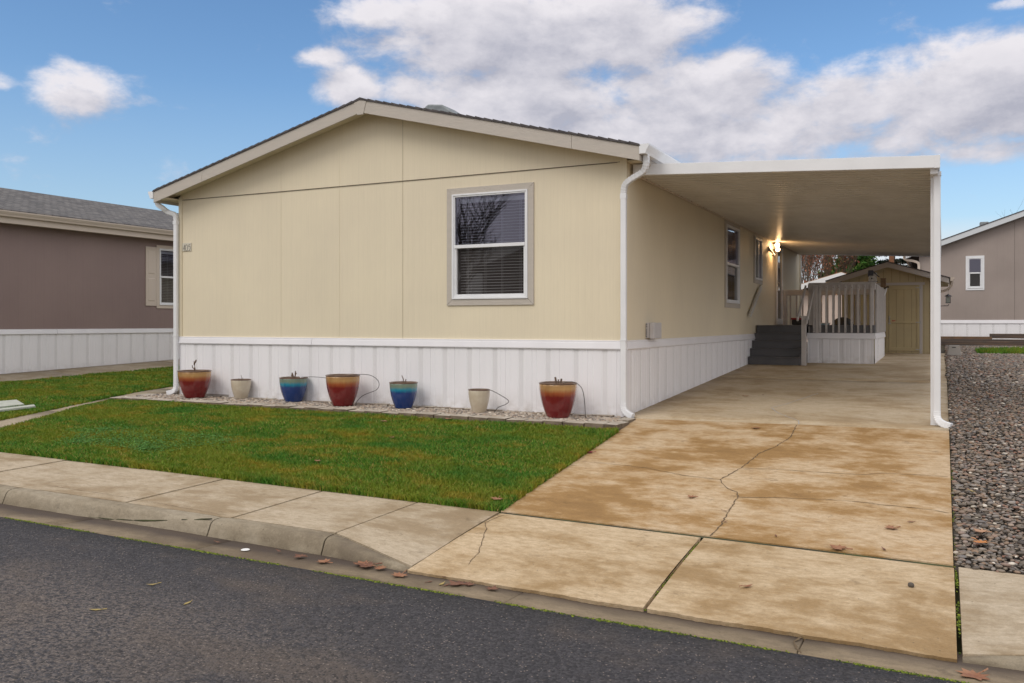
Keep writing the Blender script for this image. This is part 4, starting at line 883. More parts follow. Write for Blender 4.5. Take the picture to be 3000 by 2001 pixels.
# ------------------------------------------------------------------ porch deck with steps
dk = empty('porch_deck', (1.2, 9.0, .36), 'raised porch deck with dark grey steps and greyish white railing, beside the door', 'porch')
DZ = 1.19; DX = 2.45; DY0, DY1 = 9.0, 12.45
mb = MB()
y = DY0
while y < DY1-.01: mb.box(.025, DX, y, min(y+.134, DY1), DZ-.03, DZ); y += .14
mb.build('deck_boards', m_step, dk)
mb = MB(); mb.box(1.14, DX-.002, DY0-.001, DY0+.03, 1.02, DZ-.031); mb.box(DX-.032, DX-.002, DY0+.03, DY1, 1.02, DZ-.031); mb.box(.03, DX, DY1-.03, DY1, .9, DZ-.031); mb.build('rim_board', m_step, dk)
nst = 5; rise = (DZ-.352)/nst
for i in range(nst):
    y0 = 7.93+.24*i; z1 = .352+rise*(i+1)
    mb = MB(); mb.box(.025, 1.09, y0, y0+.02, z1-rise+.001, z1-.028)
    if i < nst-1: mb.box(.025, 1.095, y0-.022, y0+.262, z1-.028, z1)
    else: mb.box(.025, 1.095, y0-.022, DY0-.002, z1-.028, z1)
    mb.build('step', m_step, dk, bevel=.004)
MB().prism([(7.95,.35),(8.95,.36),(8.95,1.15),(7.95+.24*4,1.15),(7.95+.24*3,.97),(7.95+.24*2,.80),(7.95+.24,.63),(7.95,.47)], 1.06, 1.088, 'x').build('stringer', m_step, dk)
skirting(dk, front(DY0), 1.10, DX, .90, lambda u: G(1.5, 9)-.01, phase=1.335, pitch=.42, name='deck_skirting')
skirting(dk, sidep(DX), DY0, DY1, .90, lambda u: G(2, u)-.01, phase=9.9, pitch=2.4, name='deck_skirting')
ktrim(dk, front(DY0), 1.09, DX+.03, .892, 1.02, 'deck_trim'); ktrim(dk, sidep(DX), DY0-.03, DY1, .892, 1.02, 'deck_trim')
def post(x, y, z0, z1, s=.09): MB().box(x-s/2, x+s/2, y-s/2, y+s/2, z0, z1).build('rail_post', m_paint, dk, bevel=.004)
post(1.165, 7.96, .352, 1.39); post(1.165, DY0+.045, .9, 2.07); post(1.30, DY0-.0, 1.02, 2.07, .07); post(DX-.05, DY0+.05, 1.03, 2.08); post(DX-.05, DY1-.07, DZ, 2.08); post(.10, DY1-.07, DZ, 2.08); post(DX-.05, 10.7, DZ, 2.07)
MB().box(1.12, DX+.02, DY0-.005, DY0+.033, 1.95, 2.09).build('rail', m_paint, dk, bevel=.004)
MB().box(1.12, DX+.05, DY0-.02, DY0+.09, 2.0905, 2.118).build('rail_cap', m_paint, dk, bevel=.004)
MB().box(DX-.02, DX+.018, DY0+.04, DY1, 1.95, 2.09).build('rail', m_paint, dk, bevel=.004)
MB().box(.03, DX-.1, DY1-.09, DY1-.05, 1.95, 2.09).build('rail', m_paint, dk, bevel=.004)
MB().box(1.10, 1.135, DY0+.03, DY0+.9, 1.95, 2.09).build('rail', m_paint, dk, bevel=.004)
for i in range(10):
    x = 1.235+(2.395-1.235)*i/9+(.012 if i == 3 else 0)
    mb = MB(); mb.prism([(DY0-.045,1.03),(DY0-.003,1.03) if 0 else (DY0-.008,1.03),(DY0-.008,2.035),(DY0-.045,2.07)], x-.02, x+.02, 'x'); b_ = mb.build('baluster', m_paint, dk, bevel=.003)
    mb = MB(); [mb.lathe([(.0055,0),(.0055,.002)], 8, (x, DY0-.047, z)) for z in ()]
    for z in (1.06, 1.10, 2.0): mb.box(x-.006, x+.006, DY0-.047, DY0-.045, z, z+.012)
    mb.each('screw', m_black, b_)
for i in range(11):
    y = DY0+.22+.30*i
    MB().box(DX+.019, DX+.055, y-.05, y+.05, 1.03, 2.06).build('baluster', m_paint, dk, bevel=.003)
for i in range(14):
    x = .22+.152*i
    MB().box(x-.019, x+.019, DY1-.048, DY1-.012, 1.10, 1.955).build('baluster', m_paint, dk, bevel=.003)
def sloped(x, z0, z1, w=.038, h=.085, y0=7.93, y1=9.0):
    MB().prism([(y0, z0-h), (y1, z1-h), (y1, z1), (y0, z0)], x, x+w, 'x').build('stair_rail', m_paint, dk, bevel=.004)
sloped(1.04, 1.36, 2.07, y0=7.80); sloped(1.212, 1.29, 2.05, y0=7.85)
mb = MB(); mb.tube([(DX+.05,11.6,2.06),(DX+.10,11.6,2.10),(DX+.16,11.6,2.10)], .02); mb.build('bracket', m_black, dk); mb = MB(); mb.tube([(DX+.11,11.6,2.07),(DX+.09,11.6,1.98),(DX+.055,11.6,1.90)], .012); mb.build('hook', m_white, dk)

# things on the deck rail
bh = empty('birdhouse', (2.44, 9.07, 2.118), 'small whitewashed birdhouse with dark roof standing on the deck rail corner', 'birdhouse')
MB().prism([(2.345,2.119),(2.50,2.119),(2.50,2.30),(2.42,2.345),(2.345,2.25)], 9.0, 9.12, 'y').build('box', mat('whitewash', (.50,.47,.43), .8, c2=(.35,.32,.29), scale=25), bh, bevel=.003)
mb = MB(); mb.hexa([(2.325,8.975,2.235),(2.345,8.975,2.222),(2.345,9.15,2.222),(2.325,9.15,2.235),(2.405,8.975,2.36),(2.435,8.975,2.36),(2.435,9.15,2.36),(2.405,9.15,2.36)]); mb.hexa([(2.42,8.975,2.335),(2.54,8.975,2.21),(2.54,9.15,2.21),(2.42,9.15,2.335),(2.42,8.975,2.36),(2.555,8.975,2.225),(2.555,9.15,2.225),(2.42,9.15,2.36)]); mb.prism([(2.33,2.245),(2.435,2.245),(2.435,2.362),(2.34,2.362)], 8.972, 8.999, 'y'); mb.build('roof', m_slate, bh)
mb = MB(); mb.box(2.395, 2.42, 8.99, 8.9995, 2.175, 2.20); mb.tube([(2.407,8.9905,2.188),(2.407,8.999,2.188)], .016, 12); mb.build('entrance_hole', m_black, bh)
MB().box(2.33, 2.53, 8.99, 9.14, 2.1185, 2.126).build('base', m_slate, bh)
sf = empty('slatted_planter', (2.54, 10.6, 2.05), 'small brown slatted wooden basket fixed beyond the birdhouse on the railing', 'basket')
mb = MB()
for i in range(7): z = 2.06+.03*i; dx = .012*(i % 2); mb.box(2.485+dx, 2.60-dx, 10.52, 10.545, z, z+.022); mb.box(2.485+dx, 2.60-dx, 10.68, 10.705, z, z+.022); mb.box(2.485, 2.505, 10.545, 10.68, z+.002, z+.02); mb.box(2.58, 2.60, 10.545, 10.68, z+.002, z+.02)
mb.build('slats', m_slat, sf); MB().box(2.505, 2.58, 10.545, 10.68, 2.06, 2.075).build('base', m_slat, sf)
# things on the deck floor
def pill(name, x0, x1, y0, y1, z0, z1, m, label, cat, lid=None, lm=None):
    e = empty(name, ((x0+x1)/2, (y0+y1)/2, z0), label, cat)
    MB().box(x0, x1, y0, y1, z0+.001, z1).build('tub', m, e, bevel=.02)
    if lid: MB().box(x0-.012, x1+.012, y0-.012, y1+.012, z1+.001, z1+lid).build('rim', lm, e, bevel=.012)
    return e
pill('storage_tub', .40, .99, 11.4, 11.8, DZ, DZ+.13, m_black, 'black plastic tub with dark red rim standing on the deck floor', 'tub', .045, m_red)
pill('serving_tray', 1.03, 1.30, 11.15, 11.4, DZ, DZ+.035, m_teal, 'pale teal tray lying on the deck floor by the black tub', 'tray', .02, m_white)
dm = MB(); pr = [(.24*math.cos(a), .17*math.sin(a)) for a in [i*math.pi/16 for i in range(0, 9)]]; dm.lathe([(.25,0),(.255,.02)]+[(max(r,.004), z+.02) for r, z in pr], 28, (1.60, 11.35, DZ+.001)); tag(dm.build('covered_firepit', m_cover, smooth=True), 'low black domed cover sitting on the deck floor', 'cover')

# ------------------------------------------------------------------ shed
sh = empty('garden_shed', (2.45, 14.0, .44), 'tan garden shed with double doors at the end of the carport', 'shed')
SX0, SX1, SY0, SY1, SZ = 1.32, 3.60, 14.0, 17.0, .43; AX, AZ = 2.46, 2.84
def zs_(x): return AZ-.31*abs(x-AX)
mb = MB(); mb.poly([(SX0,SY0,SZ-.05),(SX1,SY0,SZ-.05),(SX1,SY0,zs_(SX1)-.02),(AX,SY0,AZ-.02),(SX0,SY0,zs_(SX0)-.02)]); mb.poly([(SX0,SY1,SZ-.05),(SX1,SY1,SZ-.05),(SX1,SY1,zs_(SX1)-.02),(AX,SY1,AZ-.02),(SX0,SY1,zs_(SX0)-.02)])
mb.poly([(SX1,SY0,SZ-.05),(SX1,SY1,SZ-.05),(SX1,SY1,zs_(SX1)-.02),(SX1,SY0,zs_(SX1)-.02)]); mb.poly([(SX0,SY0,SZ-.05),(SX0,SY1,SZ-.05),(SX0,SY1,zs_(SX0)-.02),(SX0,SY0,zs_(SX0)-.02)]); mb.build('wall', m_tanshed, sh)
mb = MB(front(SY0)); [mb.box(x, x+.007, .0005, .003, SZ, zs_(x)-.15) for x in (1.5, 3.32, 3.45)]; [mb.box(x, x+.007, .0005, .003, 2.33, zs_(x)-.16) for x in (1.75,1.95,2.15,2.35,2.55,2.75,2.95,3.12)]; mb.build('wall_groove', mat('groove', (.16,.12,.05), .9), sh)
def gable_roof(x0, x1, ax, az, s, y0, y1, th, m, parent, name='roof'):
    mb = MB(); mb.prism([(x0, az-s*(ax-x0)), (ax, az), (x1, az-s*(x1-ax)), (x1, az-s*(x1-ax)+th), (ax, az+th), (x0, az-s*(ax-x0)+th)], y0, y1, 'y'); return mb.build(name, m, parent)
gable_roof(.92, 3.93, AX, AZ, .31, SY0-.27, SY1+.2, .022, m_shingle_dark, sh)
mb = MB()
for a, b in ((.94, AX), (AX, 3.91)): mb.prism([(a, zs_(a)-.003), (b, zs_(b)-.003), (b, zs_(b)-.135), (a, zs_(a)-.135)], SY0-.25, SY0-.225, 'y')
mb.build('rake_board', mat('shed_trim', (.45,.41,.385), .6), sh, bevel=.002)
mb = MB(); [mb.prism([(a, zs_(a)-.09), (b, zs_(b)-.09), (b, zs_(b)-.10), (a, zs_(a)-.10)], SY0-.224, SY0-.001, 'y') for a, b in ((.95, AX), (AX, 3.9))]; mb.prism([(SX1+.01,zs_(3.85)-.10),(3.9,zs_(3.85)-.10),(3.9,zs_(3.85)-.12),(SX1+.01,zs_(3.85)-.12)], SY0, SY1, 'y'); mb.build('soffit', m_tanshed, sh)
T = front(SY0)
mb = MB(T); mb.box(1.66, 3.34, .001, .025, 2.235, 2.30); mb.box(1.66, 1.735, .001, .025, SZ, 2.234); mb.box(3.222, 3.29, .001, .025, SZ, 2.234); mb.build('door_frame', mat('shed_trim', (.45,.41,.385), .6), sh, bevel=.002)
m_tandoor = mat('tan_door', (.45, .365, .20), .5, c2=(.41,.33,.185), scale=2, bump=.2, bscale=40, bstretch=(1,1,.08))
for (a, b, hx) in ((1.74, 2.475, 1.74), (2.483, 3.217, 3.217)):
    mb = MB(T); mb.box(a, b, .001, .016, SZ+.02, 2.228); dd = mb.build('door', m_tandoor, sh)
    mb = MB(T); mb.box(a, a+.055, .0165, .036, SZ+.08, 2.225); mb.box(b-.055, b, .0165, .036, SZ+.08, 2.225)
    for z in (SZ+.08, 1.235, 2.125): mb.box(a+.0555, b-.0555, .0165, .036, z, z+(.085 if z != 1.235 else .05))
    mb.build('door_brace', m_tandoor, dd, bevel=.002)
    mb = MB(T); [mb.box(a+(b-a)*q-.003, a+(b-a)*q+.003, .0163, .018, SZ+.03, 2.12) for q in (.25,.5,.75)]; mb.build('groove', mat('groove', (.16,.12,.05), .9), dd)
    s = 1 if hx > 3 else -1
    for z in (SZ+.12, 1.26, 2.16): mb = MB(T); mb.box(hx+.003 if s > 0 else hx-.033, hx+.033 if s > 0 else hx-.003, .026, .034, z-.035, z+.035); mb.prism([(hx-s*.002, z-.018), (hx-s*.002, z+.018), (hx-s*.11, z)], -0.001, -0.001) if 0 else mb.box(min(hx+.004, hx-s*.09), max(hx+.004, hx-s*.09), .0335, .041, z-.009, z+.009); mb.build('hinge', m_steel, dd)
mb = MB(T); mb.box(2.49, 2.515, .037, .043, 1.26, 1.42); mb.tube([(2.503,.043,1.29),(2.503,.075,1.31),(2.503,.075,1.37),(2.503,.043,1.39)], .008); mb.box(2.475, 2.54, .037, .05, 1.215, 1.25); mb.build('handle', m_steel, sh)
MB(T).box(2.56, 2.645, .0185, .021, 1.275, 1.31).build('sticker', m_redlabel, sh)
MB(T).box(2.60, 2.64, .0212, .0222, 1.282, 1.288).build('sticker_strip', m_paper, sh)
gutter_y(sh, 3.935, zs_(3.93)+.02, SY0-.27, SY1+.2, 1, .10, .10, m_beige)
mb = MB(); pipe(mb, [(3.98,SY0-.12,2.30),(3.97,SY0-.12,2.22),(3.90,SY0-.08,2.12),(3.80,SY0-.03,2.07),(3.67,SY0+.03,2.04),(3.64,SY0+.06,1.98)], .06, .05, True, 5); pipe(mb, [(3.64,SY0+.06,2.0),(3.64,SY0+.06,.5)], .06, .05); mb.build('downspout', m_beige, sh)
ln = empty('hanging_lantern', (3.885, 13.72, 1.74), 'small black metal lantern feeder hanging beside the carport post', 'lantern')
mb = MB(); mb.lathe([(.095,1.915),(.06,1.945),(.02,1.965),(.008,1.985)], 4, (3.885,13.72,0)); mb.build('roof', m_slate, ln)
mb = MB(); mb.box(3.825,3.945,13.66,13.78,1.745,1.757); 
for dx in (-.05,.05):
    for dy in (-.05,.05): mb.box(3.885+dx-.006,3.885+dx+.006,13.72+dy-.006,13.72+dy+.006,1.757,1.915)
mb.build('cage', m_slate, ln); MB().box(3.843,3.927,13.678,13.762,1.758,1.91).build('mesh_tube', mat('seed_mesh', (.25,.27,.24), .6), ln)
mb = MB(); mb.tube([(3.885,13.72,1.98),(3.885,13.72,2.05),(3.90,13.72,2.10)], .004); mb.build('hanger', m_slate, ln)
mb = MB(); mb.tube([(3.61,13.9,1.72),(3.61,13.80,1.68),(3.72,13.74,1.675),(3.88,13.72,1.68),(3.90,13.72,1.715)], .009); mb.tube([(3.61,13.92,1.76),(3.61,13.92,1.64)], .012); tag(mb.build('wall_bracket', m_slate), 'black curved iron bracket on the shed below the lantern', 'bracket')

# ------------------------------------------------------------------ neighbouring houses
nh = empty('mauve_house', (-14.44, 5, .1), 'mauve mobile home with beige shutters and grey shingle roof, left edge', 'house')
LX = -14.44; Tl = sidep(LX); lw = (5.026, 6.1, 1.62, 3.26)
mb = MB(Tl); wall_holes(mb, -9, 18, 1.05, 3.60, [(lw[0]+.08, lw[1]-.08, lw[2]+.08, lw[3]-.08)]); mb.poly([(-9,0,1.05),(-9,-8.1,1.05),(-9,-8.1,3.6),(-9,-4.05,4.75),(-9,0,3.6)]); mb.poly([(18,0,1.05),(18,-8.1,1.05),(18,-8.1,3.6),(18,-4.05,4.75),(18,0,3.6)]); mb.poly([(-9,-8.1,1.05),(18,-8.1,1.05),(18,-8.1,3.6),(-9,-8.1,3.6)]); mb.build('wall', m_mauve, nh)
mb = MB(); mb.box(-16.5,-16.4,3,8,1.0,3.5); mb.build('interior_wall', m_room, nh)
skirting(nh, Tl, -9, 18, 1.0, lambda u: G(LX, u)-.03, phase=.1, pitch=.41)
ktrim(nh, Tl, -9, 18, .985, 1.10, breaks=(2.2,))
mb = MB(); rp = [(-18.5, 4.78), (-14.08, 3.62), (-14.08, 3.655), (-18.5, 4.815)]; mb.prism(rp, -9.3, 18.3, 'y'); mb.prism([(-18.5,4.78),(-18.5,4.815),(-22.9,3.655),(-22.9,3.62)], -9.3, 18.3, 'y'); mb.build('roof', m_shingle, nh)
mb = MB(); mb.box(-14.125, -14.10, -9.3, 18.3, 3.37, 3.615); mb.box(-14.43, -14.125, -9.3, 18.3, 3.39, 3.41); mb.build('fascia_board', m_beige, nh)
gutter_y(nh, -14.098, 3.62, -9.3, 18.3, 1, .12, .115, m_beige)
window(nh, Tl, *lw, mtrim=m_beige, tw=.085)
for a in (4.684, 6.11):
    mb = MB(Tl); mb.box(a, a+.335, .001, .022, 1.683, 3.195); s_ = mb.build('shutter', m_beige, nh, bevel=.003)
    mb = MB(Tl)
    for z0, z1 in ((1.80, 2.39), (2.50, 3.10)):
        mb.hexa([(a+.055,.0225,z0),(a+.28,.0225,z0),(a+.28,.0225,z1),(a+.055,.0225,z1),(a+.08,.032,z0+.025),(a+.255,.032,z0+.025),(a+.255,.032,z1-.025),(a+.08,.032,z1-.025)])
    mb.build('shutter_panel', m_beige, s_)
rh = empty('taupe_house', (6, 24.2, .66), 'taupe mobile home gable with small white window, right edge beyond the gravel', 'house')
RY = 24.2; Tr = front(RY); rw = (4.50, 5.09, 2.42, 3.65); RA, RZ = 7.05, 5.42; rs = .36
def zr_(x): return RZ-rs*abs(x-RA)
mb = MB(Tr); wall_holes(mb, 2.98, 11.1, 1.3, 3.75, [(rw[0]+.06, rw[1]-.06, rw[2]+.06, rw[3]-.06)]); mb.poly([(2.98,0,3.75),(11.1,0,3.75),(11.1,0,zr_(11.1)-.1),(RA,0,RZ-.1),(2.98,0,zr_(2.98)-.1)]); mb.poly([(2.98,0,1.3),(2.98,-14,1.3),(2.98,-14,3.9),(2.98,0,3.9)]); mb.poly([(11.1,0,1.3),(11.1,-14,1.3),(11.1,-14,3.9),(11.1,0,3.9)]); mb.poly([(2.98,-14,1.3),(11.1,-14,1.3),(11.1,-14,3.9),(2.98,-14,3.9)]); mb.build('wall', m_taupe, rh)
mb = MB(Tr); mb.box(6.02, 6.03, .0005, .004, 1.35, 4.8); mb.build('siding_seam', mat('taupe_seam', (.15,.12,.11), .9), rh)
skirting(rh, Tr, 2.98, 11.1, 1.24, lambda u: .60, phase=0, pitch=.41); ktrim(rh, Tr, 2.9, 11.1, 1.225, 1.355)
gable_roof(2.52, 11.6, RA, RZ, rs, RY-.32, RY+14.3, .03, m_shingle_dark, rh)
mb = MB()
for a, b in ((2.54, RA), (RA, 11.58)): mb.prism([(a, zr_(a)-.003), (b, zr_(b)-.003), (b, zr_(b)-.19), (a, zr_(a)-.19)], RY-.30, RY-.27, 'y')
mb.box(2.54,2.56,RY-.27,RY+14,zr_(2.54)-.19,zr_(2.54)-.003); mb.build('rake_board', mat('pale_fascia', (.60,.63,.66), .5), rh)
gutter_y(rh, 2.538, zr_(2.54)+.0, RY-.3, RY+14, -1, .11, .11, m_beige)
mb = MB(); pipe(mb, [(2.50,RY-.15,3.72),(2.50,RY-.15,3.62),(2.60,RY-.13,3.56),(2.80,RY-.1,3.52),(2.95,RY-.08,3.45),(2.98,RY-.07,3.34)], .09, .07, True, 5); pipe(mb, [(2.98,RY-.07,3.36),(2.98,RY-.07,.7)], .09, .07); mb.build('downspout', m_beige, rh)
window(rh, Tr, *rw, tw=.07, mtrim=m_white, blinds=False, split=.5)
mb = MB(); mb.box(3.2,5.8,RY+1.6,RY+1.65,1.3,4.0); mb.build('interior_wall', m_room, rh)
MB().box(5.02,5.32,RY+2.2,RY+2.5,zr_(5.2),zr_(5.2)+.33).build('roof_vent', m_galv, rh, bevel=.03)
ph = empty('peach_house', (0, 23, .6), 'low peach building with white roof edge beyond the deck railing', 'building')
PA, PZ = .46, 3.09
mb = MB(); mb.poly([(-5.5,23,.5),(1.25,23,.5),(1.25,23,PZ-.35),(PA,23,PZ-.06),(-5.5,23,PZ-1.5)]) if 0 else mb.box(-5.0, 1.35, 23, 30, .45, 2.35); mb.build('wall', m_pinkwall, ph)
mb = MB(); mb.prism([(-1.9, PZ-.29*(PA+1.9)), (PA, PZ), (1.9, PZ-.547), (1.9, PZ-.525), (PA, PZ+.022), (-1.9, PZ-.29*(PA+1.9)+.022)], 22.6, 30.3, 'y'); mb.build('roof', mat('tan_edge', (.30,.17,.09), .8), ph)
def zpk(x): return PZ-.29*(PA-x) if x < PA else PZ-.38*(x-PA)
mb = MB(); mb.prism([(-1.9, zpk(-1.9)-.004), (PA, PZ-.004), (1.9, zpk(1.9)-.004), (1.9, zpk(1.9)-.2), (PA, PZ-.2), (-1.9, zpk(-1.9)-.2)], 22.55, 22.59, 'y'); mb.build('rake_board', mat('bright_white', (.8,.8,.8), .5), ph)

# ------------------------------------------------------------------ trees and pole
def leafcloud(name, pts, size, m, parent, jitter=.3):
    n = len(pts); a = rng.standard_normal((n, 3)); a /= np.linalg.norm(a, axis=1)[:, None]; b = np.cross(a, rng.standard_normal((n, 3))); b /= np.linalg.norm(b, axis=1)[:, None]
    s = (size*(.6+.8*rng.random(n)))[:, None]; V = np.stack([pts+a*s, pts+b*s*.4, pts-a*s, pts-b*s*.4], 1).reshape(-1, 3)
    off = np.array(ROOT.get(parent, (0,0,0))); return np_mesh(name, V-off, np.arange(n*4).reshape(-1, 4), m, rnd=np.repeat(rng.random(n), 4), parent=parent)
def branches(mb, p, d, L, r, depth, ends, spread=.55, rnd=random, n=4, upb=.15):
    q = p; pts = [p]
    for i in range(4): d = (d+Vector((rnd.uniform(-.13,.13), rnd.uniform(-.13,.13), rnd.uniform(-.06,.12)))).normalized(); q = q+d*L/4; pts.append(q)
    mb.tube([tuple(x) for x in pts], [r, r*.9, r*.8, r*.7, r*.6], 5 if depth > 2 else 3)
    ends += [tuple(x) for x in pts[2:]]
    if depth == 0: return
    for i in range(n if depth > 1 else 3):
        k = rnd.choice([2, 3, 4]); ax = Vector((rnd.uniform(-1,1), rnd.uniform(-1,1), rnd.uniform(-.2,.5))).normalized()
        nd = (d*(1-spread)+ax*spread+Vector((0,0,upb))).normalized(); branches(mb, pts[k], nd, L*rnd.uniform(.6,.8), r*.55, depth-1, ends, spread, rnd, n, upb)
def bare_tree(name, loc, h, label, seed, leaves=0, r=.12, spread=.5, n=4, depth=4, lean=(0,0,1), bark=None, stems=1):
    rr = random.Random(seed); e = empty(name, loc, label, 'tree'); mb = MB(); ends = []
    for s in range(stems): branches(mb, Vector(loc)+Vector((.25*s*rr.uniform(-1,1), .2*s, 0)), (Vector(lean)+Vector((rr.uniform(-.2,.2),rr.uniform(-.2,.2),0))).normalized(), h*.36, r, depth, ends, spread, rr, n)
    zt = loc[2]+h; mb.v = [(x, y, min(z, zt-.02*(z-zt))) for x, y, z in mb.v]
    mb.build('branches', bark or m_bark, e)
    if leaves:
        E_ = np.array(ends); E_ = E_[E_[:, 2] > loc[2]+1.2]; k = rng.integers(0, len(E_), leaves); low = np.exp(-((E_[k][:, 2]-loc[2]-2)/1.6)**2); keep = rng.random(leaves) < .25+.75*low
        leafcloud('leaves', E_[k][keep]+rng.standard_normal((keep.sum(), 3))*.12, .06, m_redleaf, e)
    return e
def conifer(name, loc, h, rad, label, seed, m, dens=9000, size=.11, droop=-.15, layers=26, z0=.6, flat=False):
    rr = np.random.default_rng(seed); e = empty(name, loc, label, 'tree'); mb = MB(); mb.tube([(loc[0],loc[1],loc[2]-.1),(loc[0],loc[1],loc[2]+h*.5),(loc[0],loc[1],loc[2]+h*.97)], [.03*h, .018*h, .01], 8)
    P_ = []
    for L in range(layers):
        t = L/layers; z = loc[2]+z0+(h-z0)*t; rl = rad*(1-t)**.75*(.75+.4*rr.random()); nb = 7
        for b_ in range(nb):
            a = rr.random()*6.28; ln_ = rl*(.6+.5*rr.random()); s = np.linspace(.12, 1, 7); px_ = loc[0]+np.cos(a)*ln_*s; py_ = loc[1]+np.sin(a)*ln_*s; pz_ = z+ln_*(droop*s+(.25*s**2 if not flat else .05*s))
            mb.tube(list(zip(px_[::3], py_[::3], pz_[::3])), [.02*rad*.4+.01, .012, .006], 3)
            k = max(4, int(dens/(layers*nb))); u = rr.random(k)**.7; w = .20*rl*(1-u*.5)
            P_.append(np.stack([loc[0]+np.cos(a)*ln_*u+rr.standard_normal(k)*w*.45, loc[1]+np.sin(a)*ln_*u+rr.standard_normal(k)*w*.45, z+ln_*(droop*u+(.25*u**2 if not flat else .05*u))+rr.standard_normal(k)*(.10*rad*.35 if not flat else .05)], 1))
    mb.build('trunk', m_bark, e); leafcloud('crown', np.concatenate(P_), size, m, e); return e
bare_tree('bare_tree', (-1.5, 31, .5), 7.0, 'bare brown tree with russet dead leaves behind the carport, left one', 3, 8000, .045, .34, 5, 4, stems=4)
bare_tree('bare_tree', (-3.1, 40, .5), 7.8, 'tall thin leafless trees farther back behind the russet tree', 11, 2500, .04, .25, 5, 4, stems=4)
bare_tree('bare_tree', (-.94, 33, .5), 5.0, 'pale leafless sapling leaning in front of the green pine', 5, 0, .022, .5, 3, 3, lean=(.35,0,1), bark=m_birch, stems=1)
bare_tree('bare_tree', (1.9, 46, .5), 6.6, 'grey leafless tree beside the taupe house eave', 8, 0, .05, .55, 5, 4, stems=2)
conifer('pine_tree', (-.17, 36, .4), 8.0, 2.1, 'bright green bushy pine behind the shed, biggest of the evergreens', 4, m_needle, 26000, .12, -.05, 30)
conifer('young_pine_tree', (-1.35, 35, .4), 4.4, 1.1, 'small olive green conifer left of the bushy pine', 6, m_needle, 9000, .10, -.05, 20)
conifer('cedar_tree', (.79, 52, .4), 9.5, 4.2, 'dark flat-branched cedar behind the wooden pole', 9, m_cedar, 15000, .15, -.02, 15, 1.0, True)
bare_tree('bare_tree', (9.3, 58, .5), 9.6, 'leafless treetop rising over the taupe house roof', 21, 0, .07, .5, 4, 4)
mb = MB(); mb.tube([(1.29,40,.2),(1.29,40,8.2)], [.14, .12], 12); pe = mb.build('utility_pole', m_pole); tag(pe, 'reddish brown wooden utility pole behind the shed roof', 'pole')
# the side of the street behind the viewer, seen mirrored in the front window
oh = empty('street_house', (-12.6, -26, -.5), 'mauve grey house across the street mirrored in the front window', 'house')
MB().box(-16.2, -9.0, -34, -26, -.6, 3.9).build('wall', m_mauve, oh); mb = MB(); mb.prism([(-16.6,3.7),(-12.6,5.1),(-8.6,3.7),(-8.6,3.78),(-12.6,5.2),(-16.6,3.78)], -34.3, -25.6, 'y'); mb.prism([(-16.2,3.7),(-12.6,5.0),(-9,3.7)], -33.9, -26, 'y'); mb.build('roof', m_shingle_dark, oh)
bare_tree('street_tree', (-15.3, -22.5, -.5), 9.0, 'dense leafless tree across the street mirrored in the front window', 31, 0, .16, .45, 5, 4)

# ------------------------------------------------------------------ pots in the bed
def twigs(e, c, spec):
    for pts, r in spec:
        MB().tube([(c[0]+x, c[1]+y, c[2]+z) for x, y, z in pts], [r, r*.95]+[r*.85]*(len(pts)-2), 7).build('stem', m_twig, e)
def pot(x, y, dia, h, gl, label, rimc=m_rim, z=-.008):
    e = empty('plant_pot', (x, y, z), label, 'plant pot', 'glazed pots in the bed'); R_ = dia/2
    prof = [(.56,0),(.60,.01)]+[(.57+.43*(1-(1-t)**2.1), t) for t in (.06,.12,.2,.3,.4,.5,.6,.7,.8,.92)]+[(1.0,.955)]
    MB().lathe([(R_*a*.985, h*b) for a, b in prof]+[(R_*.92, h*.955),(R_*.90,h*.80)], 64, (x,y,z), flute=.010, nf=16).build('body', gl, e, smooth=True)
    MB().lathe([(R_*.99,h*.956),(R_*1.012,h*.968),(R_*1.012,h*.988),(R_*.99,h),(R_*.93,h*.997),(R_*.905,h*.97),(R_*.905,h*.87)], 48, (x,y,z), cap=False).build('rim', rimc, e, smooth=True)
    MB().lathe([(R_*.92,h*.90),(R_*.5,h*.925),(.01,h*.93)], 32, (x,y,z)).build('soil', m_soil, e, smooth=True)
    return e
red = lambda h, i: glaze('red_glaze_%d' % i, (.50,.29,.115), (.34,.09,.035), (.185,.016,.018), h, .66)
blue = lambda h, i: glaze('blue_glaze_%d' % i, (.19,.25,.19), (.02,.24,.36), (.012,.045,.19), h, .66)
cream = lambda i: mat('cream_glaze', (.60,.53,.42), .3, c2=(.52,.44,.33), scale=9, coat=.3)
p1 = pot(-7.396,-.38,.535,.455, red(.455,1), 'large red and tan glazed pot, leftmost beside the left downspout')
p2 = pot(-6.557,-.19,.325,.32, cream(2), 'small cream pot between the leftmost red pot and a blue pot')
p3 = pot(-5.441,-.21,.44,.385, blue(.385,3), 'blue glazed pot with upright stubby stems, left of the middle red pot')
p4 = pot(-4.314,-.42,.51,.465, red(.465,4), 'large red and tan glazed pot in the middle, between the two blue pots')
p5 = pot(-3.289,-.33,.415,.38, blue(.38,5), 'blue glazed pot right of the middle red pot')
p6 = pot(-2.018,-.36,.305,.32, cream(6), 'small cream pot between the right blue pot and the right red pot')
p7 = pot(-.776,-.47,.50,.46, red(.46,7), 'large red and tan glazed pot, rightmost near the driveway')
twigs(p1, (-7.396,-.38,.40), [([(0,0,0),(.0,0,.08),(-.01,0,.15),(.02,0,.19),(.035,0,.22)],.014), ([(.0,0,.07),(-.05,0,.09),(-.055,0,.13)],.008), ([(-.005,0,.13),(-.015,0,.2)],.007)])
twigs(p2, (-6.557,-.19,.29), [([(0,0,0),(.01,0,.05),(.0,0,.09)],.004), ([(.03,0,0),(.035,0,.05)],.004), ([(-.04,0,0),(-.05,0,.035)],.004)])
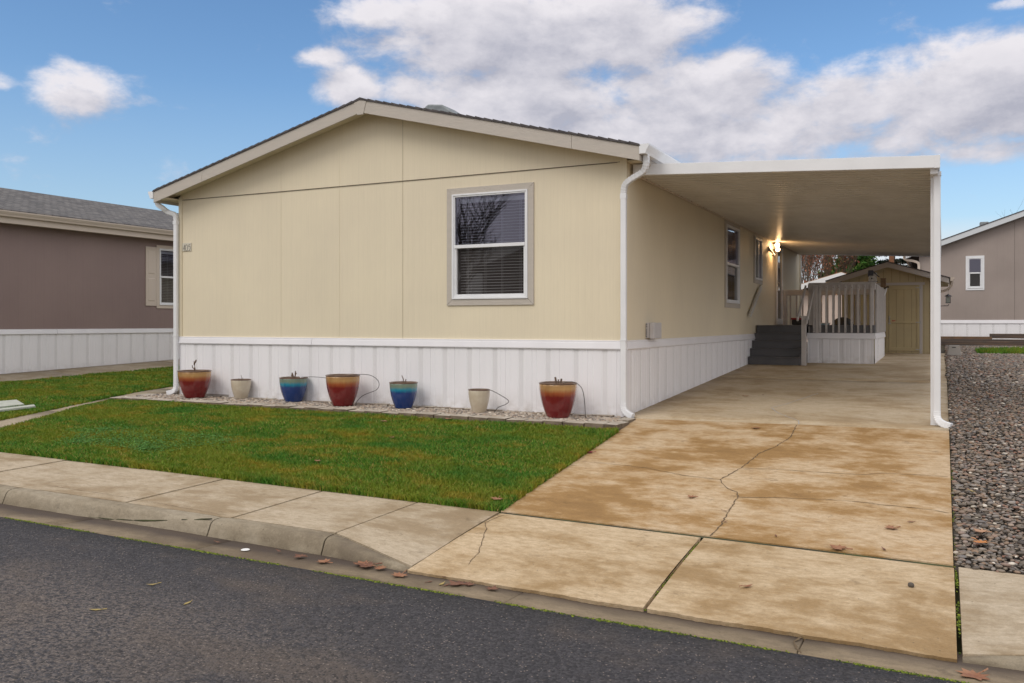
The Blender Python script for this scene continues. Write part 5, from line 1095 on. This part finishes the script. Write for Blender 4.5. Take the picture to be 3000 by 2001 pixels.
twigs(p3, (-5.441,-.21,.345), [([(0,0,0),(-.01,0,.05),(-.03,0,.10)],.013), ([(.01,0,.0),(.035,0,.06),(.04,0,.13)],.010), ([(-.02,0,.03),(-.045,0,.07)],.010), ([(.02,0,.03),(.06,0,.10)],.006)])
twigs(p4, (-4.314,-.42,.43), [([(-.03,0,0),(-.035,0,.03)],.006), ([(.04,0,0),(.05,0,.025)],.006)])
twigs(p5, (-3.289,-.33,.345), [([(0,0,0),(.0,0,.06),(-.03,0,.12)],.007), ([(.03,0,0),(.04,0,.07)],.008), ([(-.01,0,.02),(-.03,0,.05),(-.01,0,.06)],.003)])
twigs(p6, (-2.018,-.36,.29), [([(-.03,0,0),(-.04,0,.02)],.005)])
twigs(p7, (-.776,-.47,.42), [([(-.02,0,0),(-.04,0,.10)],.014), ([(.03,0,0),(.05,0,.08)],.013), ([(.0,0,0),(.005,0,.07)],.009)])
def wire(pts, label): tag(MB().tube([tuple(p) for p in smooth_path(pts, 8)], .0045, 6).build('drip_tube', m_tube, smooth=True), label, 'tube', 'drip irrigation tubes')
wire([(-5.30,-.2,.38),(-5.22,-.2,.385),(-5.0,-.18,.39),(-4.7,-.15,.365),(-4.52,-.12,.33),(-4.45,-.1,.2)], 'thin black tube arching from the left blue pot to the middle red pot')
wire([(-4.2,-.42,.45),(-4.0,-.40,.47),(-3.83,-.36,.45),(-3.72,-.34,.36),(-3.74,-.36,.25),(-3.95,-.40,.16),(-4.06,-.42,.06),(-4.08,-.42,-.01)], 'thin black tube looping from the middle red pot down to the pebbles')
wire([(-1.9,-.36,.31),(-1.82,-.36,.30),(-1.68,-.36,.24),(-1.56,-.36,.17),(-1.60,-.36,.12),(-1.72,-.36,.07),(-1.78,-.36,.0)], 'thin black tube bending from the small cream pot beside the right red pot')
wire([(-.72,-.47,.43),(-.65,-.46,.46),(-.55,-.44,.455),(-.46,-.42,.38),(-.43,-.40,.22),(-.425,-.38,.0)], 'thin black tube hanging down right of the rightmost red pot')
wire([(-3.52,-.12,-.01),(-3.51,-.12,.05),(-3.47,-.14,.12)], 'short black tube end beside the right blue pot')
# edging blocks
def block(x0, x1, y0, y1, z0, z1, label, grp, rot=0.):
    mb = MB(); j = lambda: random.uniform(-.006, .006)
    p = [(x0+j(),y0+j()),(x1+j(),y0+j()),(x1+j(),y1+j()),(x0+j(),y1+j())]; cx_, cy_ = (x0+x1)/2, (y0+y1)/2
    p = [(cx_+(a-cx_)*math.cos(rot)-(b-cy_)*math.sin(rot), cy_+(a-cx_)*math.sin(rot)+(b-cy_)*math.cos(rot)) for a, b in p]
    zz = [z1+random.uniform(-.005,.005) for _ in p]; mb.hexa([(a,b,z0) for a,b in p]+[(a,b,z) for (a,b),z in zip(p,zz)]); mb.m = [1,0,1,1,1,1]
    return tag(mb.build('edging_block', [m_block, m_block_side], bevel=.006), label, 'edging block', grp)
x = -8.72
while x < .20:
    w = random.uniform(.255, .29); x1 = min(x+w, .225)
    if .225-x1 < .1: x1 = .225
    block(x+.006, x1-.006, -.965+random.uniform(-.008,.008), -.72+random.uniform(-.02,.02), -.17, -.004+random.uniform(-.007,.007), 'pale concrete edging block in the front row beside the lawn', 'front row of edging blocks', random.uniform(-.02,.02)); x = x1
x = -7.95
while x < -.25:
    w = random.uniform(.24, .32); 
    if random.random() < .86: block(x+.004, x+w-.004, -.135+random.uniform(-.02,.02), -.03, -.08, .006+random.uniform(-.008,.008), 'concrete edging block in the back row against the white skirting', 'back row of edging blocks', random.uniform(-.04,.04))
    x += w
block(.065, .22, -.795, -.50, -.17, -.012, 'edging block at the bed end beside the driveway, nearer the lawn', 'end blocks of the pot bed')
block(.055, .205, -.49, -.21, -.14, .004, 'edging block at the bed end just under the downspout outlet', 'end blocks of the pot bed')
block(-8.70, -8.50, -.79, -.50, -.12, -.012, 'edging block at the far left end of the pot bed', 'end blocks of the pot bed'); block(-8.66, -8.42, -.49, -.2, -.12, .0, 'edging block below the left downspout outlet', 'end blocks of the pot bed')
def flag(x, y, w, d, label): tag(MB().box(x-w/2, x+w/2, y-d/2, y+d/2, -.04, -.0085).build('paving_slab', m_block, bevel=.005), label, 'paving slab')
flag(-5.44,-.21,.40,.30,'flat slab under the left blue pot'); flag(-1.98,-.36,.42,.34,'flat slab under the small cream pot on the right'); flag(-.76,-.47,.44,.36,'flat slab under the rightmost red pot')

# ------------------------------------------------------------------ small things on the ground
MAPLE = [(0,-.5),(.05,-.22),(.30,-.36),(.26,-.20),(.52,-.12),(.34,.02),(.46,.24),(.22,.16),(.16,.30),(.0,.55),(-.14,.28),(-.22,.18),(-.47,.22),(-.33,.0),(-.54,-.10),(-.26,-.20),(-.30,-.38),(-.05,-.22)]
def leaf(x, y, s, label, m=None, zf=None, shape='maple', up=.008):
    zf = zf or G; a = random.uniform(0, 6.28); z = zf(x, y)+up; mb = MB(); pts = MAPLE if shape == 'maple' else [(0,-.5),(.14,-.25),(.18,.05),(.08,.35),(0,.55),(-.1,.32),(-.17,.0),(-.12,-.28)]
    cu, ph_ = random.uniform(.08, .30), random.uniform(0, 6)
    def P_(u, v): r2 = u*u+v*v; return (x+s*(u*math.cos(a)-v*math.sin(a)), y+s*(u*math.sin(a)+v*math.cos(a)), z+s*(cu*min(r2,.3)+.10*math.sin(4*u+ph_)*min(abs(v),.5)+.02))
    c = mb._a([P_(0, 0)]); n = mb._a([P_(u, v) for u, v in pts]); k = len(pts)
    for i in range(k): mb.f.append((c, n+i, n+(i+1) % k)); mb.m.append(0)
    st = mb.tube([P_(0,-.45), P_(.03,-.62), P_(.08,-.75)], .003*s/.1, 4)
    return tag(mb.build('dead_leaf', m or m_leaf, solid=.0012), label, 'leaf', 'fallen leaves')
zg_ = lambda x, y: ZG(x)+.012
for a in [(-.516,-5.90,.10,'flat dead leaf in the gutter, first left of the orange star leaf'), (-.278,-5.92,.11,'orange star shaped leaf alone in the gutter below the kerb joint'), (.07,-5.875,.15,'biggest brown leaf of the clump in the gutter by the sidewalk wedge'), (.0,-5.84,.12,'curled brown leaf on the left of the gutter clump'), (.19,-5.875,.10,'small brown leaf on the right of the gutter clump'), (.406,-5.96,.12,'orange brown leaf in the gutter just right of the clump'), (.67,-5.80,.12,'rust leaf lying at the left foot of the driveway apron'), (.85,-5.945,.13,'dark red brown leaf in the middle of the apron gutter leaves'), (.92,-5.90,.09,'small red brown leaf beside the dark one below the apron'), (1.02,-5.79,.10,'brown leaf touching the apron edge, right of the others'), (1.11,-5.92,.09,'orange leaf nearest the moss line below the apron')]:
    leaf(a[0], a[1], a[2], a[3], m_leaf if random.random() < .6 else m_leaf_dark, zg_)
for a in [(-1.35,-5.88,.06,'tiny brown leaf in the gutter beneath the long kerb section'), (-.75,-5.86,.06,'small curled leaf in the gutter left of the star leaf'), (.66,-5.975,.05,'tiny tan leaf in the gutter between the clump and the apron leaves'), (.80,-5.99,.06,'thin brown leaf close to the moss line under the apron'), (1.03,-5.74,.05,'tiny leaf fragment against the apron lip')]: leaf(a[0], a[1], a[2], a[3], m_leaf_dark, zg_, 'oval')
leaf(.76,-5.985,.07,'pale yellow leaf lying below the apron edge', m_leaf_yellow, zg_, 'oval'); leaf(1.09,-5.765,.07,'thin yellow leaf pressed against the apron lip', m_leaf_yellow, zg_, 'oval')
leaf(-4.45,-5.98,.12,'reddish curled leaf in the gutter at the left edge', m_leaf_dark, zg_, 'oval')
for a in [(1.757,-.375,.11,'brown leaf near the carport floor joint'),(1.779,-3.42,.09,'orange leaf left of the main driveway crack'),(2.143,-3.72,.05,'tiny red leaf lying on the main driveway crack'),(3.407,-3.71,.11,'dark brown leaf on the right half of the driveway'),(3.535,-3.51,.06,'slim brown leaf near the right driveway edge'),(2.2,-4.0,.05,'small curled leaf near the foot of the main crack'),(3.086,-4.31,.14,'large orange leaf on the joint above the right apron slab'),(2.628,-4.2,.05,'small orange leaf above the apron joint'),(3.384,-4.22,.06,'small brown leaf near the joint at the right'),(1.078,2.473,.09,'red leaf on the carport floor, left of its neighbour'),(1.288,2.709,.07,'small brown leaf on the carport floor')]:
    leaf(*a, m_leaf if a[2] > .08 else m_leaf_dark, G, 'maple' if a[2] > .08 else 'oval')
leaf(2.632,-5.3,.08,'orange leaf in the middle of the right apron slab', m_leaf, zap, 'oval')
leaf(.317,-2.12,.09,'magenta red leaf at the driveway edge by the lawn', mat('crimson_leaf',(.25,.03,.05),.6)); leaf(3.896,-6.03,.16,'long orange leaf in the gutter at the lower right corner', m_leaf, zg_)
leaf(4.01,-3.7,.11,'pale orange leaf on the river stones, farther one', mat('pale_leaf',(.42,.24,.14),.6), up=.045); leaf(4.005,-3.96,.11,'bright orange star leaf on the river stones', mat('orange_leaf',(.48,.19,.05),.6), up=.045); leaf(3.99,-2.607,.07,'small yellow leaf on the river stones', m_leaf_yellow, up=.045, shape='oval')
for a in [(-2.88,-1.43,.10,'tan leaf on the lawn in front of the right blue pot'),(-3.50,-1.47,.07,'small pinkish leaf on the lawn left of the tan leaf'),(-2.15,-2.29,.06,'tiny brown leaf in the middle of the lawn'),(-2.23,-3.58,.08,'pinkish leaf on the lawn near the sidewalk'),(-2.1,-1.05,.11,'brown leaf against the front edging blocks below the cream pot'),(.25,-4.2,.12,'brown leaf at the lawn corner by the driveway')]: leaf(*a, m_leaf, up=.05)
leaf(-2.52,-1.1,.06,'yellow leaf on the lawn by the front edging blocks', m_leaf_yellow, up=.05, shape='oval')
for a in [(-.90,-6.905,.07,'pale curled leaf scrap on the asphalt, left one'),(-.41,-7.07,.07,'thin yellow leaf scrap on the asphalt, right of the pale one'),(-.785,-7.417,.08,'orange leaf scrap lying on a dusty spot of the asphalt')]: leaf(a[0], a[1], a[2], a[3], m_leaf_yellow, lambda x, y: ZG(x)+.018+.02*cl((YA-y)/3), 'oval', .003)
v, f, r = stones(np.array([3.58]), np.array([-4.903]), np.array([zap(3.58,-4.9)+.012]), np.array([.020]), 2, .8); tag(np_mesh('pebble', v, f, mat('dark_pebble', (.09,.075,.06), .8), smooth=True), 'single dark pebble lying on the right apron slab', 'pebble')
mb = MB(); mb.lathe([(.028,.0),(.034,.003),(.028,.006)], 14, (-1.02,-5.93,ZG(-1.)+.012)); tag(mb.build('bottle_cap', mat('white_scrap', (.85,.85,.85), .5)), 'small white scrap lying in the gutter', 'litter')
# concrete lids in the left lawn
tag(MB().poly([(0,0,0)]*0 or [(-10.35,-2.25,G(-10,-2.2)+.06),(-9.62,-2.62,G(-9.6,-2.6)+.06),(-9.38,-2.02,G(-9.4,-2.1)+.06),(-10.05,-1.70,G(-10,-1.8)+.06)]).build('utility_cover', m_lid, solid=.03), 'pale concrete utility cover in the neighbouring lawn, larger of two', 'utility cover')
tag(MB().poly([(-9.42,-2.75,G(-9.4,-2.7)+.055),(-9.22,-2.75,G(-9.3,-2.7)+.055),(-9.02,-2.08,G(-9.1,-2.1)+.055),(-9.2,-1.98,G(-9.2,-2.0)+.055)]).build('utility_cover', m_lid, solid=.03), 'narrow pale concrete utility cover beside the larger one', 'utility cover')
# stool / box on gravel
sb = empty('plastic_stool', (4.02, 13.2, .43), 'grey beige tapered plastic stool standing on the gravel behind the post', 'stool')
mb = MB(); mb.hexa([(3.85,13.05,.43),(4.18,13.05,.43),(4.18,13.4,.43),(3.85,13.4,.43),(3.90,13.12,.685),(4.13,13.12,.685),(4.13,13.33,.685),(3.90,13.33,.685)]); mb.build('body', m_grey, sb, bevel=.012)
MB().box(3.97, 4.05, 13.095, 13.115, .63, .65).build('grip_hole', m_black, sb)
# timbers by the taupe house
def timber(x0, x1, y, z0, z1, d, label, m=None): tag(MB().box(x0, x1, y, y+d, z0, z1).build('timber', m or m_timber, bevel=.008), label, 'timber', 'old timbers')
timber(2.9, 9.5, 19.4, G(4,19.4)-.02, G(4,19.4)+.11, .14, 'long dark timber on the ground, nearest the gravel')
timber(2.9, 9.5, 20.2, G(4,20.2), G(4,20.2)+.14, .2, 'second long weathered timber behind the nearest one', m_timber)
timber(2.6, 5.2, 21.2, G(4,21)+.02, G(4,21)+.19, .22, 'tan edged timber lying left below the white skirting', m_timber_edge)
timber(5.15, 9.5, 21.6, G(5,21.5)+.12, G(5,21.5)+.27, .3, 'stacked black timber lying on top at the right edge', m_timber)
tag(MB().tube([(3.2,60,6.9),(14,60,6.6),(24,60,6.8)], .012, 4).build('power_line', m_black), 'thin power line crossing the sky by the carport post', 'cable')

scn.render.resolution_x, scn.render.resolution_y = 1024, 683
scn.cycles.max_bounces = 6; scn.cycles.transparent_max_bounces = 12
